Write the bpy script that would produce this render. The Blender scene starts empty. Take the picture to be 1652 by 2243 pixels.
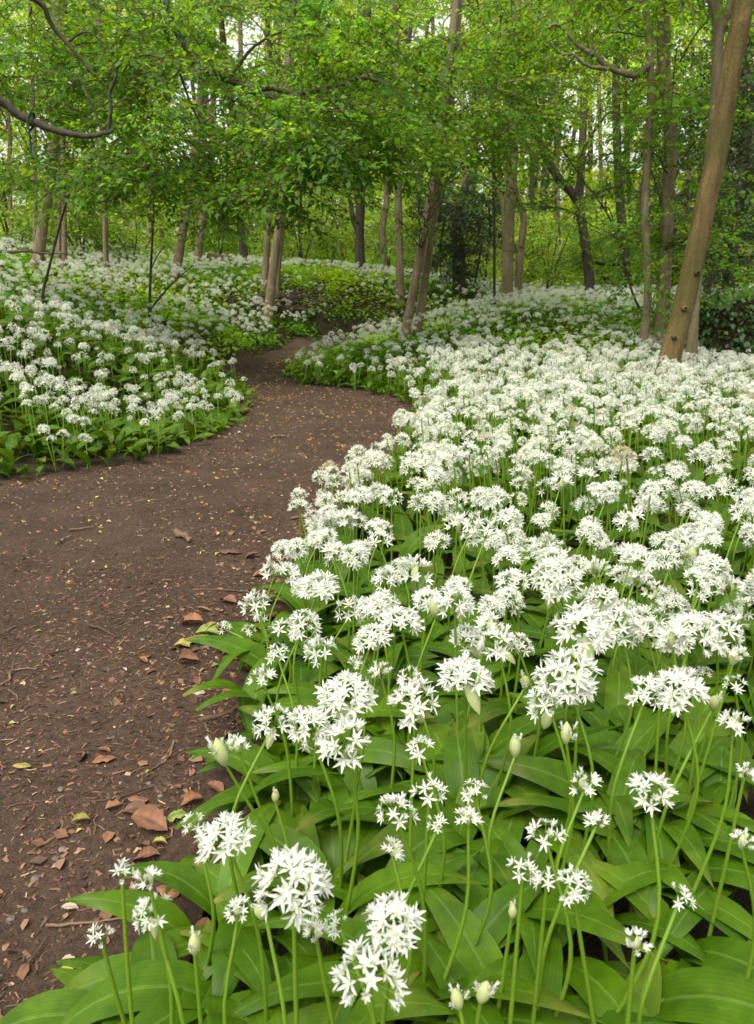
import bpy, math, random
import numpy as np
from mathutils import Vector, Matrix, noise as mnoise

random.seed(11)
rng = np.random.default_rng(11)
scn = bpy.context.scene
col = scn.collection

# ------------------------------------------------------------------ camera, world, sun, exposure
CW, CH = 1652.0, 2243.0          # working pixel frame of the photograph
FPX = 1600.0                     # focal length in those pixels
HC = 0.72                        # camera height
HORIZON = 640.0
PITCH = math.atan((CH / 2 - HORIZON) / FPX)
CAM = np.array([0.0, 0.0, HC])
cam_d = bpy.data.cameras.new('camera')
cam_d.sensor_fit = 'VERTICAL'
cam_d.sensor_height = 36.0
cam_d.lens = 36.0 * FPX / CH
cam_d.clip_start = 0.02
cam_d.clip_end = 500
cam_d.dof.use_dof = True
cam_d.dof.focus_distance = 1.25
cam_d.dof.aperture_fstop = 15.0
cam = bpy.data.objects.new('camera', cam_d)
cam.location = CAM
cam.rotation_euler = (math.pi / 2 - PITCH, 0, 0)
col.objects.link(cam)
scn.camera = cam

SUN_EL, SUN_AZ = math.radians(62), math.radians(212)     # azimuth clockwise from +Y
w = bpy.data.worlds.new('World')
scn.world = w
w.use_nodes = True
nt = w.node_tree
nt.nodes.clear()
sky = nt.nodes.new('ShaderNodeTexSky')
sky.sky_type = 'NISHITA'
sky.sun_disc = False
sky.sun_elevation = SUN_EL
sky.sun_rotation = SUN_AZ
sky.dust_density = 4.0
sky.air_density = 1.0
sky.ozone_density = 0.6
hs = nt.nodes.new('ShaderNodeHueSaturation')     # thin cloud: greyer than a clear sky
hs.inputs['Saturation'].default_value = 0.10
hs.inputs['Value'].default_value = 1.35
bg = nt.nodes.new('ShaderNodeBackground')
bg.inputs['Strength'].default_value = 0.15
wo = nt.nodes.new('ShaderNodeOutputWorld')
nt.links.new(sky.outputs[0], hs.inputs['Color'])
nt.links.new(hs.outputs[0], bg.inputs['Color'])
nt.links.new(bg.outputs[0], wo.inputs['Surface'])

sl = bpy.data.lights.new('sun', 'SUN')
sl.energy = 1.5
sl.angle = math.radians(24)
sl.color = (1.0, 0.90, 0.70)
so = bpy.data.objects.new('sun', sl)
sd = Vector((math.sin(SUN_AZ) * math.cos(SUN_EL), math.cos(SUN_AZ) * math.cos(SUN_EL), math.sin(SUN_EL)))
so.rotation_euler = sd.to_track_quat('Z', 'Y').to_euler()
so.location = sd * 50
col.objects.link(so)

scn.view_settings.view_transform = 'Standard'
scn.view_settings.look = 'None'
scn.view_settings.gamma = 1.0
scn.view_settings.exposure = 0.76
scn.render.engine = 'CYCLES'
cy = scn.cycles
cy.max_bounces = 8
cy.diffuse_bounces = 4
cy.glossy_bounces = 2
cy.transmission_bounces = 5
cy.transparent_max_bounces = 8
cy.caustics_reflective = False
cy.caustics_refractive = False
cy.use_denoising = True

# ------------------------------------------------------------------ pixels <-> world
SP, CP = math.sin(PITCH), math.cos(PITCH)
def dirs(u, v):
    a = (np.asarray(u, float) - CW / 2) / FPX
    b = -(np.asarray(v, float) - CH / 2) / FPX
    return np.stack([a, b * SP + CP, b * CP - SP], -1)
def at_dist(u, v, d):
    D = dirs(u, v)
    return CAM + D * (np.asarray(d, float) / D[..., 1])[..., None]
def at_z(u, v, z):
    D = dirs(u, v)
    t = (z - HC) / D[..., 2]
    return CAM + D * np.asarray(t)[..., None]
def project(P):
    Q = np.asarray(P) - CAM
    dep = Q[..., 1] * CP - Q[..., 2] * SP
    b = Q[..., 1] * SP + Q[..., 2] * CP
    dd = np.where(dep < 0.02, 0.02, dep)
    return CW / 2 + FPX * Q[..., 0] / dd, CH / 2 - FPX * b / dd, dep

# ------------------------------------------------------------------ terrain from surveyed points
EL = [(0, 1065), (130, 1045), (330, 1015), (440, 975), (520, 930), (545, 890), (525, 850), (505, 815), (560, 785), (640, 764), (710, 751), (775, 738)]
ER = [(780, 757), (706, 781), (646, 800), (608, 812), (604, 826), (650, 845), (780, 855), (880, 880), (915, 915), (890, 960), (875, 1005),
      (815, 1080), (760, 1130), (680, 1215), (640, 1275), (625, 1330), (570, 1430), (545, 1500), (530, 1600), (450, 1690), (415, 1800), (385, 1880),
      (300, 1960), (250, 2080), (190, 2243), (140, 2500)]
def zpath(v): return np.interp(v, [738, 800], [0.12, 0.0])
ctrl = []
for (u, v) in EL + ER: ctrl.append(at_z(u, v, zpath(v)))
def cp(u, v, d, hid=0.0): ctrl.append(at_dist(u, v, d) - np.array([0, 0, hid]))
for (u, v, d, h) in [(0, 615, 4.3, .30), (150, 680, 4.9, .28), (300, 728, 5.5, .26), (420, 768, 6.1, .22), (0, 800, 3.5, .24), (150, 850, 3.9, .24), (300, 880, 4.4, .22),
                     (-300, 560, 4.3, .3), (-300, 850, 3.2, .24), (-700, 560, 4.5, .3),
                     (75, 600, 9, 0.02), (232, 620, 9, .05), (327, 680, 7.5, .15), (380, 610, 11, .05), (538, 595, 13, .05), (588, 680, 9.5, .12),
                     (793, 617, 13, .0), (877, 655, 11, .05), (881, 735, 8.3, .1), (1111, 680, 10, .1), (1084, 685, 9, .05), (1137, 657, 12, .08),
                     (1296, 655, 11, .1), (1376, 660, 12, .12), (1408, 750, 6.5, .22), (1451, 735, 6.9, .25), (1513, 775, 6, .25), (1546, 660, 10, .1),
                     (-60, 560, 9, .05), (-500, 500, 9, .05), (720, 640, 10.5, .1), (640, 700, 9.3, .15), (100, 640, 7, .2), (480, 700, 7.8, .15), (1650, 760, 7, .2), (1900, 700, 9, .1)]:
    cp(u, v, d, h)
for x in (0.3, 1.0, 1.8, 2.8):
    for y in (-1.0, 0.3, 1.2, 2.2, 3.2, 4.3): ctrl.append(np.array([x, y, 0.0]))
for x in (-2.5, -1.2, -0.4):
    for y in (-1.5, -0.5, 0.5, 1.3): ctrl.append(np.array([x, y, 0.0]))
for (x, y, z) in [(-14, 18, 2.6), (-7, 19, 1.9), (0, 19, 1.25), (7, 19, .9), (14, 18, .9), (-16, 30, 3.6), (0, 30, 1.8), (16, 30, 1.2), (-12, 3, 1.6), (-12, 10, 2.2), (12, 3, .1), (12, 10, .5), (6, 5, 0.05)]:
    ctrl.append(np.array([x, y, z]))
ctrl = np.array(ctrl)
def _phi(r2): return np.where(r2 > 1e-12, 0.5 * r2 * np.log(np.maximum(r2, 1e-12)), 0.0)
_n = len(ctrl)
_A = np.zeros((_n + 3, _n + 3))
_d2 = ((ctrl[:, None, :2] - ctrl[None, :, :2]) ** 2).sum(-1)
_A[:_n, :_n] = _phi(_d2) + np.eye(_n) * 0.06
_A[:_n, _n] = 1; _A[:_n, _n + 1:] = ctrl[:, :2]; _A[_n, :_n] = 1; _A[_n + 1:, :_n] = ctrl[:, :2].T
_W = np.linalg.solve(_A, np.concatenate([ctrl[:, 2], np.zeros(3)]))
def ground(x, y):
    x = np.clip(np.asarray(x, float), -16, 16); y = np.clip(np.asarray(y, float), -1.5, 30)
    sh = x.shape
    x = x.ravel(); y = y.ravel(); out = np.empty(len(x))
    for i in range(0, len(x), 20000):
        xx, yy = x[i:i + 20000], y[i:i + 20000]
        r2 = (xx[:, None] - ctrl[None, :, 0]) ** 2 + (yy[:, None] - ctrl[None, :, 1]) ** 2
        out[i:i + 20000] = _phi(r2) @ _W[:_n] + _W[_n] + _W[_n + 1] * xx + _W[_n + 2] * yy
    return out.reshape(sh)
def g1(x, y): return float(ground(np.array([x]), np.array([y]))[0])

lw = [at_z(u, v, zpath(v))[:2] for (u, v) in EL]
rw = [at_z(u, v, zpath(v))[:2] for (u, v) in ER]
PATH = np.array([(-3.6, lw[0][1] - 1.0), (-2.4, lw[0][1] - 0.45)] + [tuple(p) for p in lw] + [tuple(p) for p in rw] + [(-0.28, -0.3), (-0.3, -1.2), (-3.6, -1.2)])
def in_path(x, y):
    x = np.asarray(x); y = np.asarray(y); c = np.zeros(x.shape, bool)
    n = len(PATH); j = n - 1
    for i in range(n):
        xi, yi = PATH[i]; xj, yj = PATH[j]
        hit = ((yi > y) != (yj > y)) & (x < (xj - xi) * (y - yi) / (yj - yi + 1e-12) + xi)
        c ^= hit; j = i
    return c
def path_dist(x, y):
    P = np.stack([x, y], -1); best = np.full(x.shape, 1e9)
    for i in range(len(PATH)):
        a = PATH[i]; b = PATH[(i + 1) % len(PATH)]; ab = b - a
        t = np.clip(((P - a) @ ab) / (ab @ ab + 1e-12), 0, 1)
        best = np.minimum(best, np.hypot(*(P - a - t[..., None] * ab).T).T)
    return best

# ------------------------------------------------------------------ mesh helpers
class Acc:
    """Collects vertex and face arrays for ONE mesh."""
    def __init__(s): s.V = []; s.C = []; s.U = []; s.F = {}; s.n = 0
    def add(s, V, F, mat=0, C=None, U=None):
        V = np.asarray(V, np.float32).reshape(-1, 3); k = len(V)
        s.V.append(V)
        s.C.append(np.broadcast_to(np.asarray((1, 1, 1) if C is None else C, np.float32), (k, 3)))
        s.U.append(np.zeros((k, 2), np.float32) if U is None else np.asarray(U, np.float32))
        for f, m in (F if isinstance(F, list) else [(F, mat)]):
            f = np.asarray(f, np.int64)
            if len(f): s.F.setdefault((f.shape[1], m), []).append(f + s.n)
        s.n += k
    def inst(s, t, R, T, C=None):
        """many transformed copies of template t = (V, [(F, mat)], C, U)"""
        V, F, tc, U = t
        k = len(T)
        if k == 0: return
        P = np.einsum('kij,nj->kni', R, V) + T[:, None, :]
        n = len(V)
        off = (np.arange(k) * n)[:, None, None]
        cc = np.broadcast_to(tc[None], (k, n, 3))
        if C is not None: cc = cc * C[:, None, :]
        s.add(P.reshape(-1, 3), [((f[None] + off).reshape(-1, f.shape[1]), m) for f, m in F], 0, cc.reshape(-1, 3), np.tile(U, (k, 1)))
    def mesh(s, name, mats, smooth=True):
        me = bpy.data.meshes.new(name)
        V = np.concatenate(s.V); C = np.concatenate(s.C); U = np.concatenate(s.U)
        lt, li, mi = [], [], []
        for (w_, m), fs in s.F.items():
            f = np.concatenate(fs)
            lt.append(np.full(len(f), w_, np.int32)); li.append(f.ravel().astype(np.int32)); mi.append(np.full(len(f), m, np.int32))
        lt = np.concatenate(lt); li = np.concatenate(li); mi = np.concatenate(mi)
        me.vertices.add(len(V)); me.vertices.foreach_set('co', V.ravel().astype(np.float32))
        me.loops.add(len(li)); me.loops.foreach_set('vertex_index', li)
        me.polygons.add(len(lt))
        ls = np.zeros(len(lt), np.int32); ls[1:] = np.cumsum(lt)[:-1]
        me.polygons.foreach_set('loop_start', ls)
        me.polygons.foreach_set('material_index', mi)
        me.polygons.foreach_set('use_smooth', np.full(len(lt), smooth, bool))
        a = me.color_attributes.new('tint', 'FLOAT_COLOR', 'POINT')
        a.data.foreach_set('color', np.concatenate([C, np.ones((len(C), 1), np.float32)], 1).ravel().astype(np.float32))
        uv = me.uv_layers.new(name='UVMap')
        uv.data.foreach_set('uv', U[li].ravel().astype(np.float32))
        for m in mats: me.materials.append(m)
        me.update(calc_edges=True)
        return me
def T4(V, F, C=None, U=None):
    V = np.asarray(V, float)
    return (V, F, np.ones((len(V), 3)) if C is None else np.asarray(C, float), np.zeros((len(V), 2)) if U is None else np.asarray(U, float))
def merge(ts):
    V, F, C, U, n = [], [], [], [], 0
    for v, f, c, u in ts:
        V.append(v); C.append(c); U.append(u)
        F += [(ff + n, m) for ff, m in f]; n += len(v)
    d = {}
    for f, m in F: d.setdefault((f.shape[1], m), []).append(f)
    return (np.concatenate(V), [(np.concatenate(fs), k[1]) for k, fs in d.items()], np.concatenate(C), np.concatenate(U))
def xf(t, M, off=(0, 0, 0)):
    return (t[0] @ np.asarray(M).T + np.asarray(off), t[1], t[2], t[3])
def Rz(a):
    a = np.atleast_1d(a); c, s, o, l = np.cos(a), np.sin(a), np.zeros_like(a), np.ones_like(a)
    return np.stack([np.stack([c, -s, o], -1), np.stack([s, c, o], -1), np.stack([o, o, l], -1)], -2)
def Rx(a):
    a = np.atleast_1d(a); c, s, o, l = np.cos(a), np.sin(a), np.zeros_like(a), np.ones_like(a)
    return np.stack([np.stack([l, o, o], -1), np.stack([o, c, -s], -1), np.stack([o, s, c], -1)], -2)
def Ry(a):
    a = np.atleast_1d(a); c, s, o, l = np.cos(a), np.sin(a), np.zeros_like(a), np.ones_like(a)
    return np.stack([np.stack([c, o, s], -1), np.stack([o, l, o], -1), np.stack([-s, o, c], -1)], -2)
def align(D):
    """rotations whose local z runs along D"""
    D = np.asarray(D, float); D = D / np.linalg.norm(D, axis=-1, keepdims=True)
    h = np.where(np.abs(D[..., 2:3]) > .95, np.array([1., 0, 0]), np.array([0, 0, 1.]))
    X = np.cross(h, D); X /= np.linalg.norm(X, axis=-1, keepdims=True)
    Y = np.cross(D, X)
    return np.stack([X, Y, D], -1)
def spline(P, k=6):
    P = np.asarray(P, float)
    if len(P) < 3: 
        t = np.linspace(0, 1, k + 1)[:, None]; return P[0] * (1 - t) + P[-1] * t
    Q = np.vstack([2 * P[0] - P[1], P, 2 * P[-1] - P[-2]]); out = []
    for i in range(1, len(Q) - 2):
        p0, p1, p2, p3 = Q[i - 1:i + 3]
        for t in np.linspace(0, 1, k, endpoint=False):
            out.append(.5 * (2 * p1 + (p2 - p0) * t + (2 * p0 - 5 * p1 + 4 * p2 - p3) * t * t + (3 * p1 - p0 - 3 * p2 + p3) * t ** 3))
    out.append(P[-1]); return np.array(out)
def tube(acc, P, r, ns=8, mat=0, rough=0.0, C=None, cap=True):
    P = np.asarray(P, float); n = len(P); r = np.broadcast_to(np.asarray(r, float), (n,))
    tg = np.gradient(P, axis=0); tg /= np.linalg.norm(tg, axis=1, keepdims=True) + 1e-9
    X = np.cross(tg, np.array([0.13, 1.0, 0.07])); 
    bad = np.linalg.norm(X, axis=1) < .2
    X[bad] = np.cross(tg[bad], np.array([1.0, 0, 0]))
    X /= np.linalg.norm(X, axis=1, keepdims=True); Y = np.cross(tg, X)
    a = np.linspace(0, 2 * np.pi, ns, endpoint=False)
    rr = r[:, None] * np.ones((1, ns))
    if rough:
        ph = rng.uniform(0, 6.28, 6); z = np.cumsum(np.r_[0, np.linalg.norm(np.diff(P, axis=0), axis=1)])[:, None]
        rr = rr * (1 + rough * (np.sin(2 * a + ph[0] + z * 1.1) + .6 * np.sin(3 * a + ph[1] - z * 2.3) + .5 * np.sin(z * 4.1 + ph[2] + a) + .35 * np.sin(5 * a + z * 7 + ph[3])))
    V = P[:, None] + X[:, None] * (np.cos(a) * rr)[..., None] + Y[:, None] * (np.sin(a) * rr)[..., None]
    i = np.arange(n - 1)[:, None] * ns; j = np.arange(ns)[None]; j2 = (j + 1) % ns
    F = np.stack([i + j, i + j2, i + ns + j2, i + ns + j], -1).reshape(-1, 4)
    L = np.cumsum(np.r_[0, np.linalg.norm(np.diff(P, axis=0), axis=1)])
    U = np.stack([np.broadcast_to(a / 6.283, (n, ns)), np.broadcast_to(L[:, None], (n, ns))], -1)
    acc.add(V.reshape(-1, 3), F, mat, C, U.reshape(-1, 2))
    if cap:
        for e in (0, n - 1):
            ring = np.arange(ns) if e == 0 else np.arange(ns)
            c = np.vstack([V[e], P[e][None]])
            acc.add(c, np.stack([ring, (ring + 1) % ns, np.full(ns, ns)], -1), mat, C)
def tube_t(P, r, ns=4, mat=0):
    a = Acc(); tube(a, P, r, ns, mat, cap=False)
    return (np.concatenate(a.V).astype(float), [(np.concatenate(f), k[1]) for k, f in a.F.items()], np.concatenate(a.C).astype(float), np.concatenate(a.U).astype(float))

def link(o, parent=None):
    col.objects.link(o)
    if parent is not None: o.parent = parent
    return o
def obj(name, me, parent=None, loc=(0, 0, 0)):
    o = bpy.data.objects.new(name, me); o.location = loc
    return link(o, parent)
def tag(o, label, cat, group=None, kind=None):
    o['label'] = label; o['category'] = cat
    if group: o['group'] = group
    if kind: o['kind'] = kind
    return o
def thing(name, label, cat, loc, group=None):
    o = bpy.data.objects.new(name, None); o.location = loc; o.empty_display_size = .1
    link(o); return tag(o, label, cat, group)

# ------------------------------------------------------------------ materials
def mat(name):
    m = bpy.data.materials.new(name); m.use_nodes = True
    n = m.node_tree; b = n.nodes['Principled BSDF']; return m, n, b
def nd(n, t, **k):
    x = n.nodes.new(t)
    for a, v in k.items(): setattr(x, a, v)
    return x
def rgb(c): return (c[0], c[1], c[2], 1)
def ramp(n, src, stops):
    r = nd(n, 'ShaderNodeValToRGB'); e = r.color_ramp.elements
    e[0].position, e[0].color = stops[0][0], rgb(stops[0][1]); e[1].position, e[1].color = stops[-1][0], rgb(stops[-1][1])
    for p, c in stops[1:-1]:
        x = e.new(p); x.color = rgb(c)
    n.links.new(src, r.inputs[0]); return r.outputs[0]
def noise(n, vec, scale, detail=4, rough=.6):
    x = nd(n, 'ShaderNodeTexNoise'); x.inputs['Scale'].default_value = scale; x.inputs['Detail'].default_value = detail; x.inputs['Roughness'].default_value = rough
    if vec is not None: n.links.new(vec, x.inputs['Vector'])
    return x.outputs['Fac']
def mul(n, a, b, fac=1.0):
    x = nd(n, 'ShaderNodeMix', data_type='RGBA', blend_type='MULTIPLY'); x.inputs[0].default_value = fac
    n.links.new(a, x.inputs[6]); 
    if isinstance(b, tuple): x.inputs[7].default_value = rgb(b)
    else: n.links.new(b, x.inputs[7])
    return x.outputs[2]
def mixc(n, f, a, b):
    x = nd(n, 'ShaderNodeMix', data_type='RGBA')
    n.links.new(f, x.inputs[0])
    for i, v in ((6, a), (7, b)):
        if isinstance(v, tuple): x.inputs[i].default_value = rgb(v)
        else: n.links.new(v, x.inputs[i])
    return x.outputs[2]
def math_(n, op, a, b=None):
    x = nd(n, 'ShaderNodeMath', operation=op)
    for i, v in enumerate((a, b)):
        if v is None: continue
        if isinstance(v, (int, float)): x.inputs[i].default_value = v
        else: n.links.new(v, x.inputs[i])
    return x.outputs[0]
def bump(n, b, h, dist, strength=1.0):
    x = nd(n, 'ShaderNodeBump'); x.inputs['Distance'].default_value = dist; x.inputs['Strength'].default_value = strength
    n.links.new(h, x.inputs['Height']); n.links.new(x.outputs[0], b.inputs['Normal']); return x.outputs[0]
def tint(n):
    return nd(n, 'ShaderNodeAttribute', attribute_name='tint').outputs['Color']
def objpos(n): return nd(n, 'ShaderNodeNewGeometry').outputs['Position']

def leaf_mat(name, base, trans, rough=.5, mixf=.4, spec=.3):
    m, n, b = mat(name)
    t = tint(n)
    c = nd(n, 'ShaderNodeRGB'); c.outputs[0].default_value = rgb(base)
    c2 = nd(n, 'ShaderNodeRGB'); c2.outputs[0].default_value = rgb(trans)
    n.links.new(mul(n, c.outputs[0], t), b.inputs['Base Color'])
    b.inputs['Roughness'].default_value = rough; b.inputs['Specular IOR Level'].default_value = spec
    tr = nd(n, 'ShaderNodeBsdfTranslucent'); n.links.new(mul(n, c2.outputs[0], t), tr.inputs[0])
    mx = nd(n, 'ShaderNodeMixShader'); mx.inputs[0].default_value = mixf
    n.links.new(b.outputs[0], mx.inputs[1]); n.links.new(tr.outputs[0], mx.inputs[2])
    n.links.new(mx.outputs[0], n.nodes['Material Output'].inputs[0]); return m

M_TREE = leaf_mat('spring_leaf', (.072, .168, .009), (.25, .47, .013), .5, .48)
M_FAR = leaf_mat('backlit_tone_leaf', (.15, .27, .020), (.46, .65, .05), .6, .5)  # brighter copy of the leaf green, backlight of the far foliage put into the colour
M_DARK = leaf_mat('evergreen_leaf', (.030, .070, .018), (.06, .13, .02), .4, .3, .4)
M_UNDER = leaf_mat('undergrowth_leaf', (.18, .30, .010), (.42, .58, .02), .6)

def garlic_leaf_mat():
    m, n, b = mat('garlic_leaf')
    uv = nd(n, 'ShaderNodeUVMap', uv_map='UVMap').outputs[0]
    sx = nd(n, 'ShaderNodeSeparateXYZ'); n.links.new(uv, sx.inputs[0])
    oi = nd(n, 'ShaderNodeObjectInfo').outputs['Random']
    ns = noise(n, objpos(n), 22, 3)
    base = ramp(n, ns, [(.3, (.036, .088, .003)), (.7, (.066, .140, .004))])
    var = ramp(n, oi, [(0, (.75, .82, .8)), (.5, (1, 1, 1)), (1, (1.35, 1.2, .9))])
    cc = mul(n, mul(n, base, tint(n)), var)
    # paler midrib
    mid = math_(n, 'ABSOLUTE', math_(n, 'SUBTRACT', sx.outputs[0], .5))
    rib = math_(n, 'LESS_THAN', mid, .035)
    cc = mixc(n, math_(n, 'MULTIPLY', rib, .35), cc, (.16, .27, .05))
    cc = mul(n, cc, ramp(n, math_(n, 'ADD', math_(n, 'MULTIPLY', math_(n, 'SINE', math_(n, 'MULTIPLY', sx.outputs[0], 75.0)), .5), .5), [(0, (.93, .94, .93)), (1, (1.06, 1.05, 1.05))]))
    cc = mul(n, cc, ramp(n, noise(n, objpos(n), 60, 4), [(.3, (.82, .85, .8)), (.7, (1.15, 1.12, 1.1))]))
    # yellowed tips and worn margins
    tipn = math_(n, 'MULTIPLY', math_(n, 'POWER', sx.outputs[1], 5.0), ramp(n, noise(n, objpos(n), 9, 3), [(.50, (0, 0, 0)), (.62, (1, 1, 1))]))
    cc = mixc(n, math_(n, 'MULTIPLY', tipn, .8), cc, (.22, .21, .04))
    # tiny blemishes
    sp = ramp(n, noise(n, objpos(n), 130, 2), [(.70, (0, 0, 0)), (.74, (1, 1, 1))])
    cc = mixc(n, math_(n, 'MULTIPLY', sp, .35), cc, (.20, .22, .05))
    n.links.new(cc, b.inputs['Base Color'])
    b.inputs['Roughness'].default_value = .42; b.inputs['Specular IOR Level'].default_value = .20
    wv = math_(n, 'SINE', math_(n, 'MULTIPLY', sx.outputs[0], 120.0))
    bump(n, b, math_(n, 'ADD', wv, math_(n, 'MULTIPLY', noise(n, objpos(n), 160, 3), 2.0)), .00020, .22)
    tr = nd(n, 'ShaderNodeBsdfTranslucent'); n.links.new(mul(n, cc, (2.2, 2.0, .7)), tr.inputs[0])
    mx = nd(n, 'ShaderNodeMixShader'); mx.inputs[0].default_value = .25
    n.links.new(b.outputs[0], mx.inputs[1]); n.links.new(tr.outputs[0], mx.inputs[2])
    n.links.new(mx.outputs[0], n.nodes['Material Output'].inputs[0]); return m
M_GLEAF = garlic_leaf_mat()
def plain(name, c, rough=.5, spec=.3, trans=None, mixf=.3, usetint=True, nscale=None, namp=.3):
    m, n, b = mat(name)
    r = nd(n, 'ShaderNodeRGB'); r.outputs[0].default_value = rgb(c); o = r.outputs[0]
    if usetint: o = mul(n, o, tint(n))
    if nscale:
        f = noise(n, objpos(n), nscale); o = mul(n, o, ramp(n, f, [(.25, (1 - namp,) * 3), (.75, (1 + namp,) * 3)]))
    n.links.new(o, b.inputs['Base Color'])
    b.inputs['Roughness'].default_value = rough; b.inputs['Specular IOR Level'].default_value = spec
    if trans:
        tr = nd(n, 'ShaderNodeBsdfTranslucent'); tr.inputs[0].default_value = rgb(trans)
        mx = nd(n, 'ShaderNodeMixShader'); mx.inputs[0].default_value = mixf
        n.links.new(b.outputs[0], mx.inputs[1]); n.links.new(tr.outputs[0], mx.inputs[2]); n.links.new(mx.outputs[0], n.nodes['Material Output'].inputs[0])
    return m
M_PETAL = plain('white_petal', (.78, .79, .73), .55, .2, (.76, .79, .65), .4)
M_OVARY = plain('green_ovary', (.42, .50, .10), .5)
M_STEM = plain('garlic_stem', (.135, .24, .015), .42, .4, (.2, .35, .04), .15)
M_SPATHE = plain('papery_spathe', (.58, .64, .30), .5, .25, (.6, .6, .35), .4)
M_TWIG = plain('twig_bark', (.085, .058, .040), .85, .2, nscale=60)
M_DEAD = plain('dead_leaf', (1, 1, 1), .7, .25, nscale=40, namp=.25)
M_LITTER = plain('litter', (1, 1, 1), .8, .2)
M_ROPE = plain('rope_fibre', (.012, .050, .042), .9)

def bark_mat(name, dark, light, moss=(.07, .08, .02), mossf=.5, ring=.4):
    m, n, b = mat(name)
    uv = nd(n, 'ShaderNodeUVMap', uv_map='UVMap').outputs[0]
    p = objpos(n)
    mp = nd(n, 'ShaderNodeMapping'); mp.inputs['Scale'].default_value = (1, 1, .14); n.links.new(p, mp.inputs[0])
    f1 = noise(n, mp.outputs[0], 26, 6, .65)
    f1 = math_(n, 'ADD', math_(n, 'MULTIPLY', f1, .65), math_(n, 'MULTIPLY', noise(n, p, 75, 4, .7), .35))
    cc = ramp(n, f1, [(.36, dark), (.5, tuple((a + c) / 2 for a, c in zip(dark, light))), (.63, light)])
    mp2 = nd(n, 'ShaderNodeMapping'); mp2.inputs['Scale'].default_value = (1, 1, 7.0); n.links.new(p, mp2.inputs[0])
    f2 = ramp(n, noise(n, mp2.outputs[0], 3.2, 3), [(.60, (0, 0, 0)), (.68, (1, 1, 1))])
    cc = mixc(n, math_(n, 'MULTIPLY', f2, ring), cc, tuple(c * .45 for c in dark))
    f3 = ramp(n, noise(n, p, 2.6, 5), [(.45, (0, 0, 0)), (.65, (1, 1, 1))])
    cc = mixc(n, math_(n, 'MULTIPLY', f3, mossf), cc, moss)
    f4 = ramp(n, noise(n, p, 9, 3), [(.62, (0, 0, 0)), (.7, (1, 1, 1))])
    cc = mixc(n, math_(n, 'MULTIPLY', f4, .35), cc, tuple(min(1, c * 1.5) for c in light))
    n.links.new(cc, b.inputs['Base Color']); b.inputs['Roughness'].default_value = .85; b.inputs['Specular IOR Level'].default_value = .2
    bump(n, b, f1, .02, .9); return m
M_BEECH = bark_mat('smooth_bark', (.115, .086, .048), (.29, .225, .140))
M_OCHRE = bark_mat('mossy_bark', (.060, .042, .014), (.185, .132, .050), (.060, .068, .014), .8, .0)
M_DBARK = bark_mat('dark_bark', (.035, .028, .020), (.09, .075, .055), (.04, .05, .015), .4)

def soil_mat(name, dark, light, sc=1.0):
    m, n, b = mat(name); p = objpos(n)
    f = noise(n, p, 3.0 * sc, 6, .7); g = noise(n, p, 85 * sc, 5, .7); h = noise(n, p, 420 * sc, 3, .6)
    c = ramp(n, f, [(.3, dark), (.7, light)])
    c = mul(n, c, ramp(n, g, [(.3, (.55, .52, .5)), (.5, (1, 1, 1)), (.72, (1.5, 1.4, 1.35))]))
    c = mul(n, c, ramp(n, h, [(.3, (.7, .7, .7)), (.7, (1.3, 1.28, 1.25))]))
    n.links.new(c, b.inputs['Base Color']); b.inputs['Roughness'].default_value = .92; b.inputs['Specular IOR Level'].default_value = .2
    hh = math_(n, 'ADD', math_(n, 'MULTIPLY', g, .7), math_(n, 'MULTIPLY', h, .3))
    bump(n, b, hh, .012, .9); return m
M_PATH = soil_mat('path_soil', (.038, .025, .016), (.078, .050, .033))
M_SOIL = soil_mat('forest_soil', (.018, .015, .008), (.045, .035, .016))

# ------------------------------------------------------------------ ground and path
def fbm(x, y, s, seed=0.0):
    return np.array([mnoise.fractal(Vector((a * s, b * s, seed)), 1.0, 2.0, 4) for a, b in zip(x, y)])
gx = np.unique(np.concatenate([np.linspace(-8, 8, 120), np.linspace(-16, 16, 80), np.linspace(-140, 140, 41)]))
gy = np.unique(np.concatenate([np.linspace(-1.5, 12, 110), np.linspace(12, 30, 50), np.linspace(30, 160, 30), np.linspace(-40, -1.5, 12)]))
X, Y = np.meshgrid(gx, gy)
Z = ground(X, Y) - .004
pin = in_path(X, Y); Z = Z - np.where(pin | (path_dist(X.ravel(), Y.ravel()).reshape(X.shape) < .12), .03, 0)
ny, nx = X.shape
i = np.arange(ny - 1)[:, None] * nx + np.arange(nx - 1)[None]
F = np.stack([i, i + 1, i + nx + 1, i + nx], -1).reshape(-1, 4)
a = Acc(); a.add(np.stack([X, Y, Z], -1).reshape(-1, 3), F)
o = obj('ground', a.mesh('ground', [M_SOIL])); o['kind'] = 'structure'

px = np.arange(-3.6, 1.2, .03); py = np.arange(-1.2, 10.2, .03)
X, Y = np.meshgrid(px, py); ny, nx = X.shape
ok = (in_path(X, Y) | (path_dist(X.ravel(), Y.ravel()).reshape(X.shape) < .10))
idx = np.arange(ny * nx).reshape(ny, nx)
cell = ok[:-1, :-1] & ok[1:, :-1] & ok[:-1, 1:] & ok[1:, 1:]
F = np.stack([idx[:-1, :-1], idx[:-1, 1:], idx[1:, 1:], idx[1:, :-1]], -1)[cell]
used = np.unique(F); remap = np.full(ny * nx, -1); remap[used] = np.arange(len(used))
xx, yy = X.ravel()[used], Y.ravel()[used]
PN = lambda x, y: .010 * fbm(x, y, 1.3) + .0035 * fbm(x, y, 9, 4.0)
zz = ground(xx, yy) + PN(xx, yy) + .002
a = Acc(); a.add(np.stack([xx, yy, zz], -1), remap[F])
o = obj('path', a.mesh('path', [M_PATH])); o['kind'] = 'structure'
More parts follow.
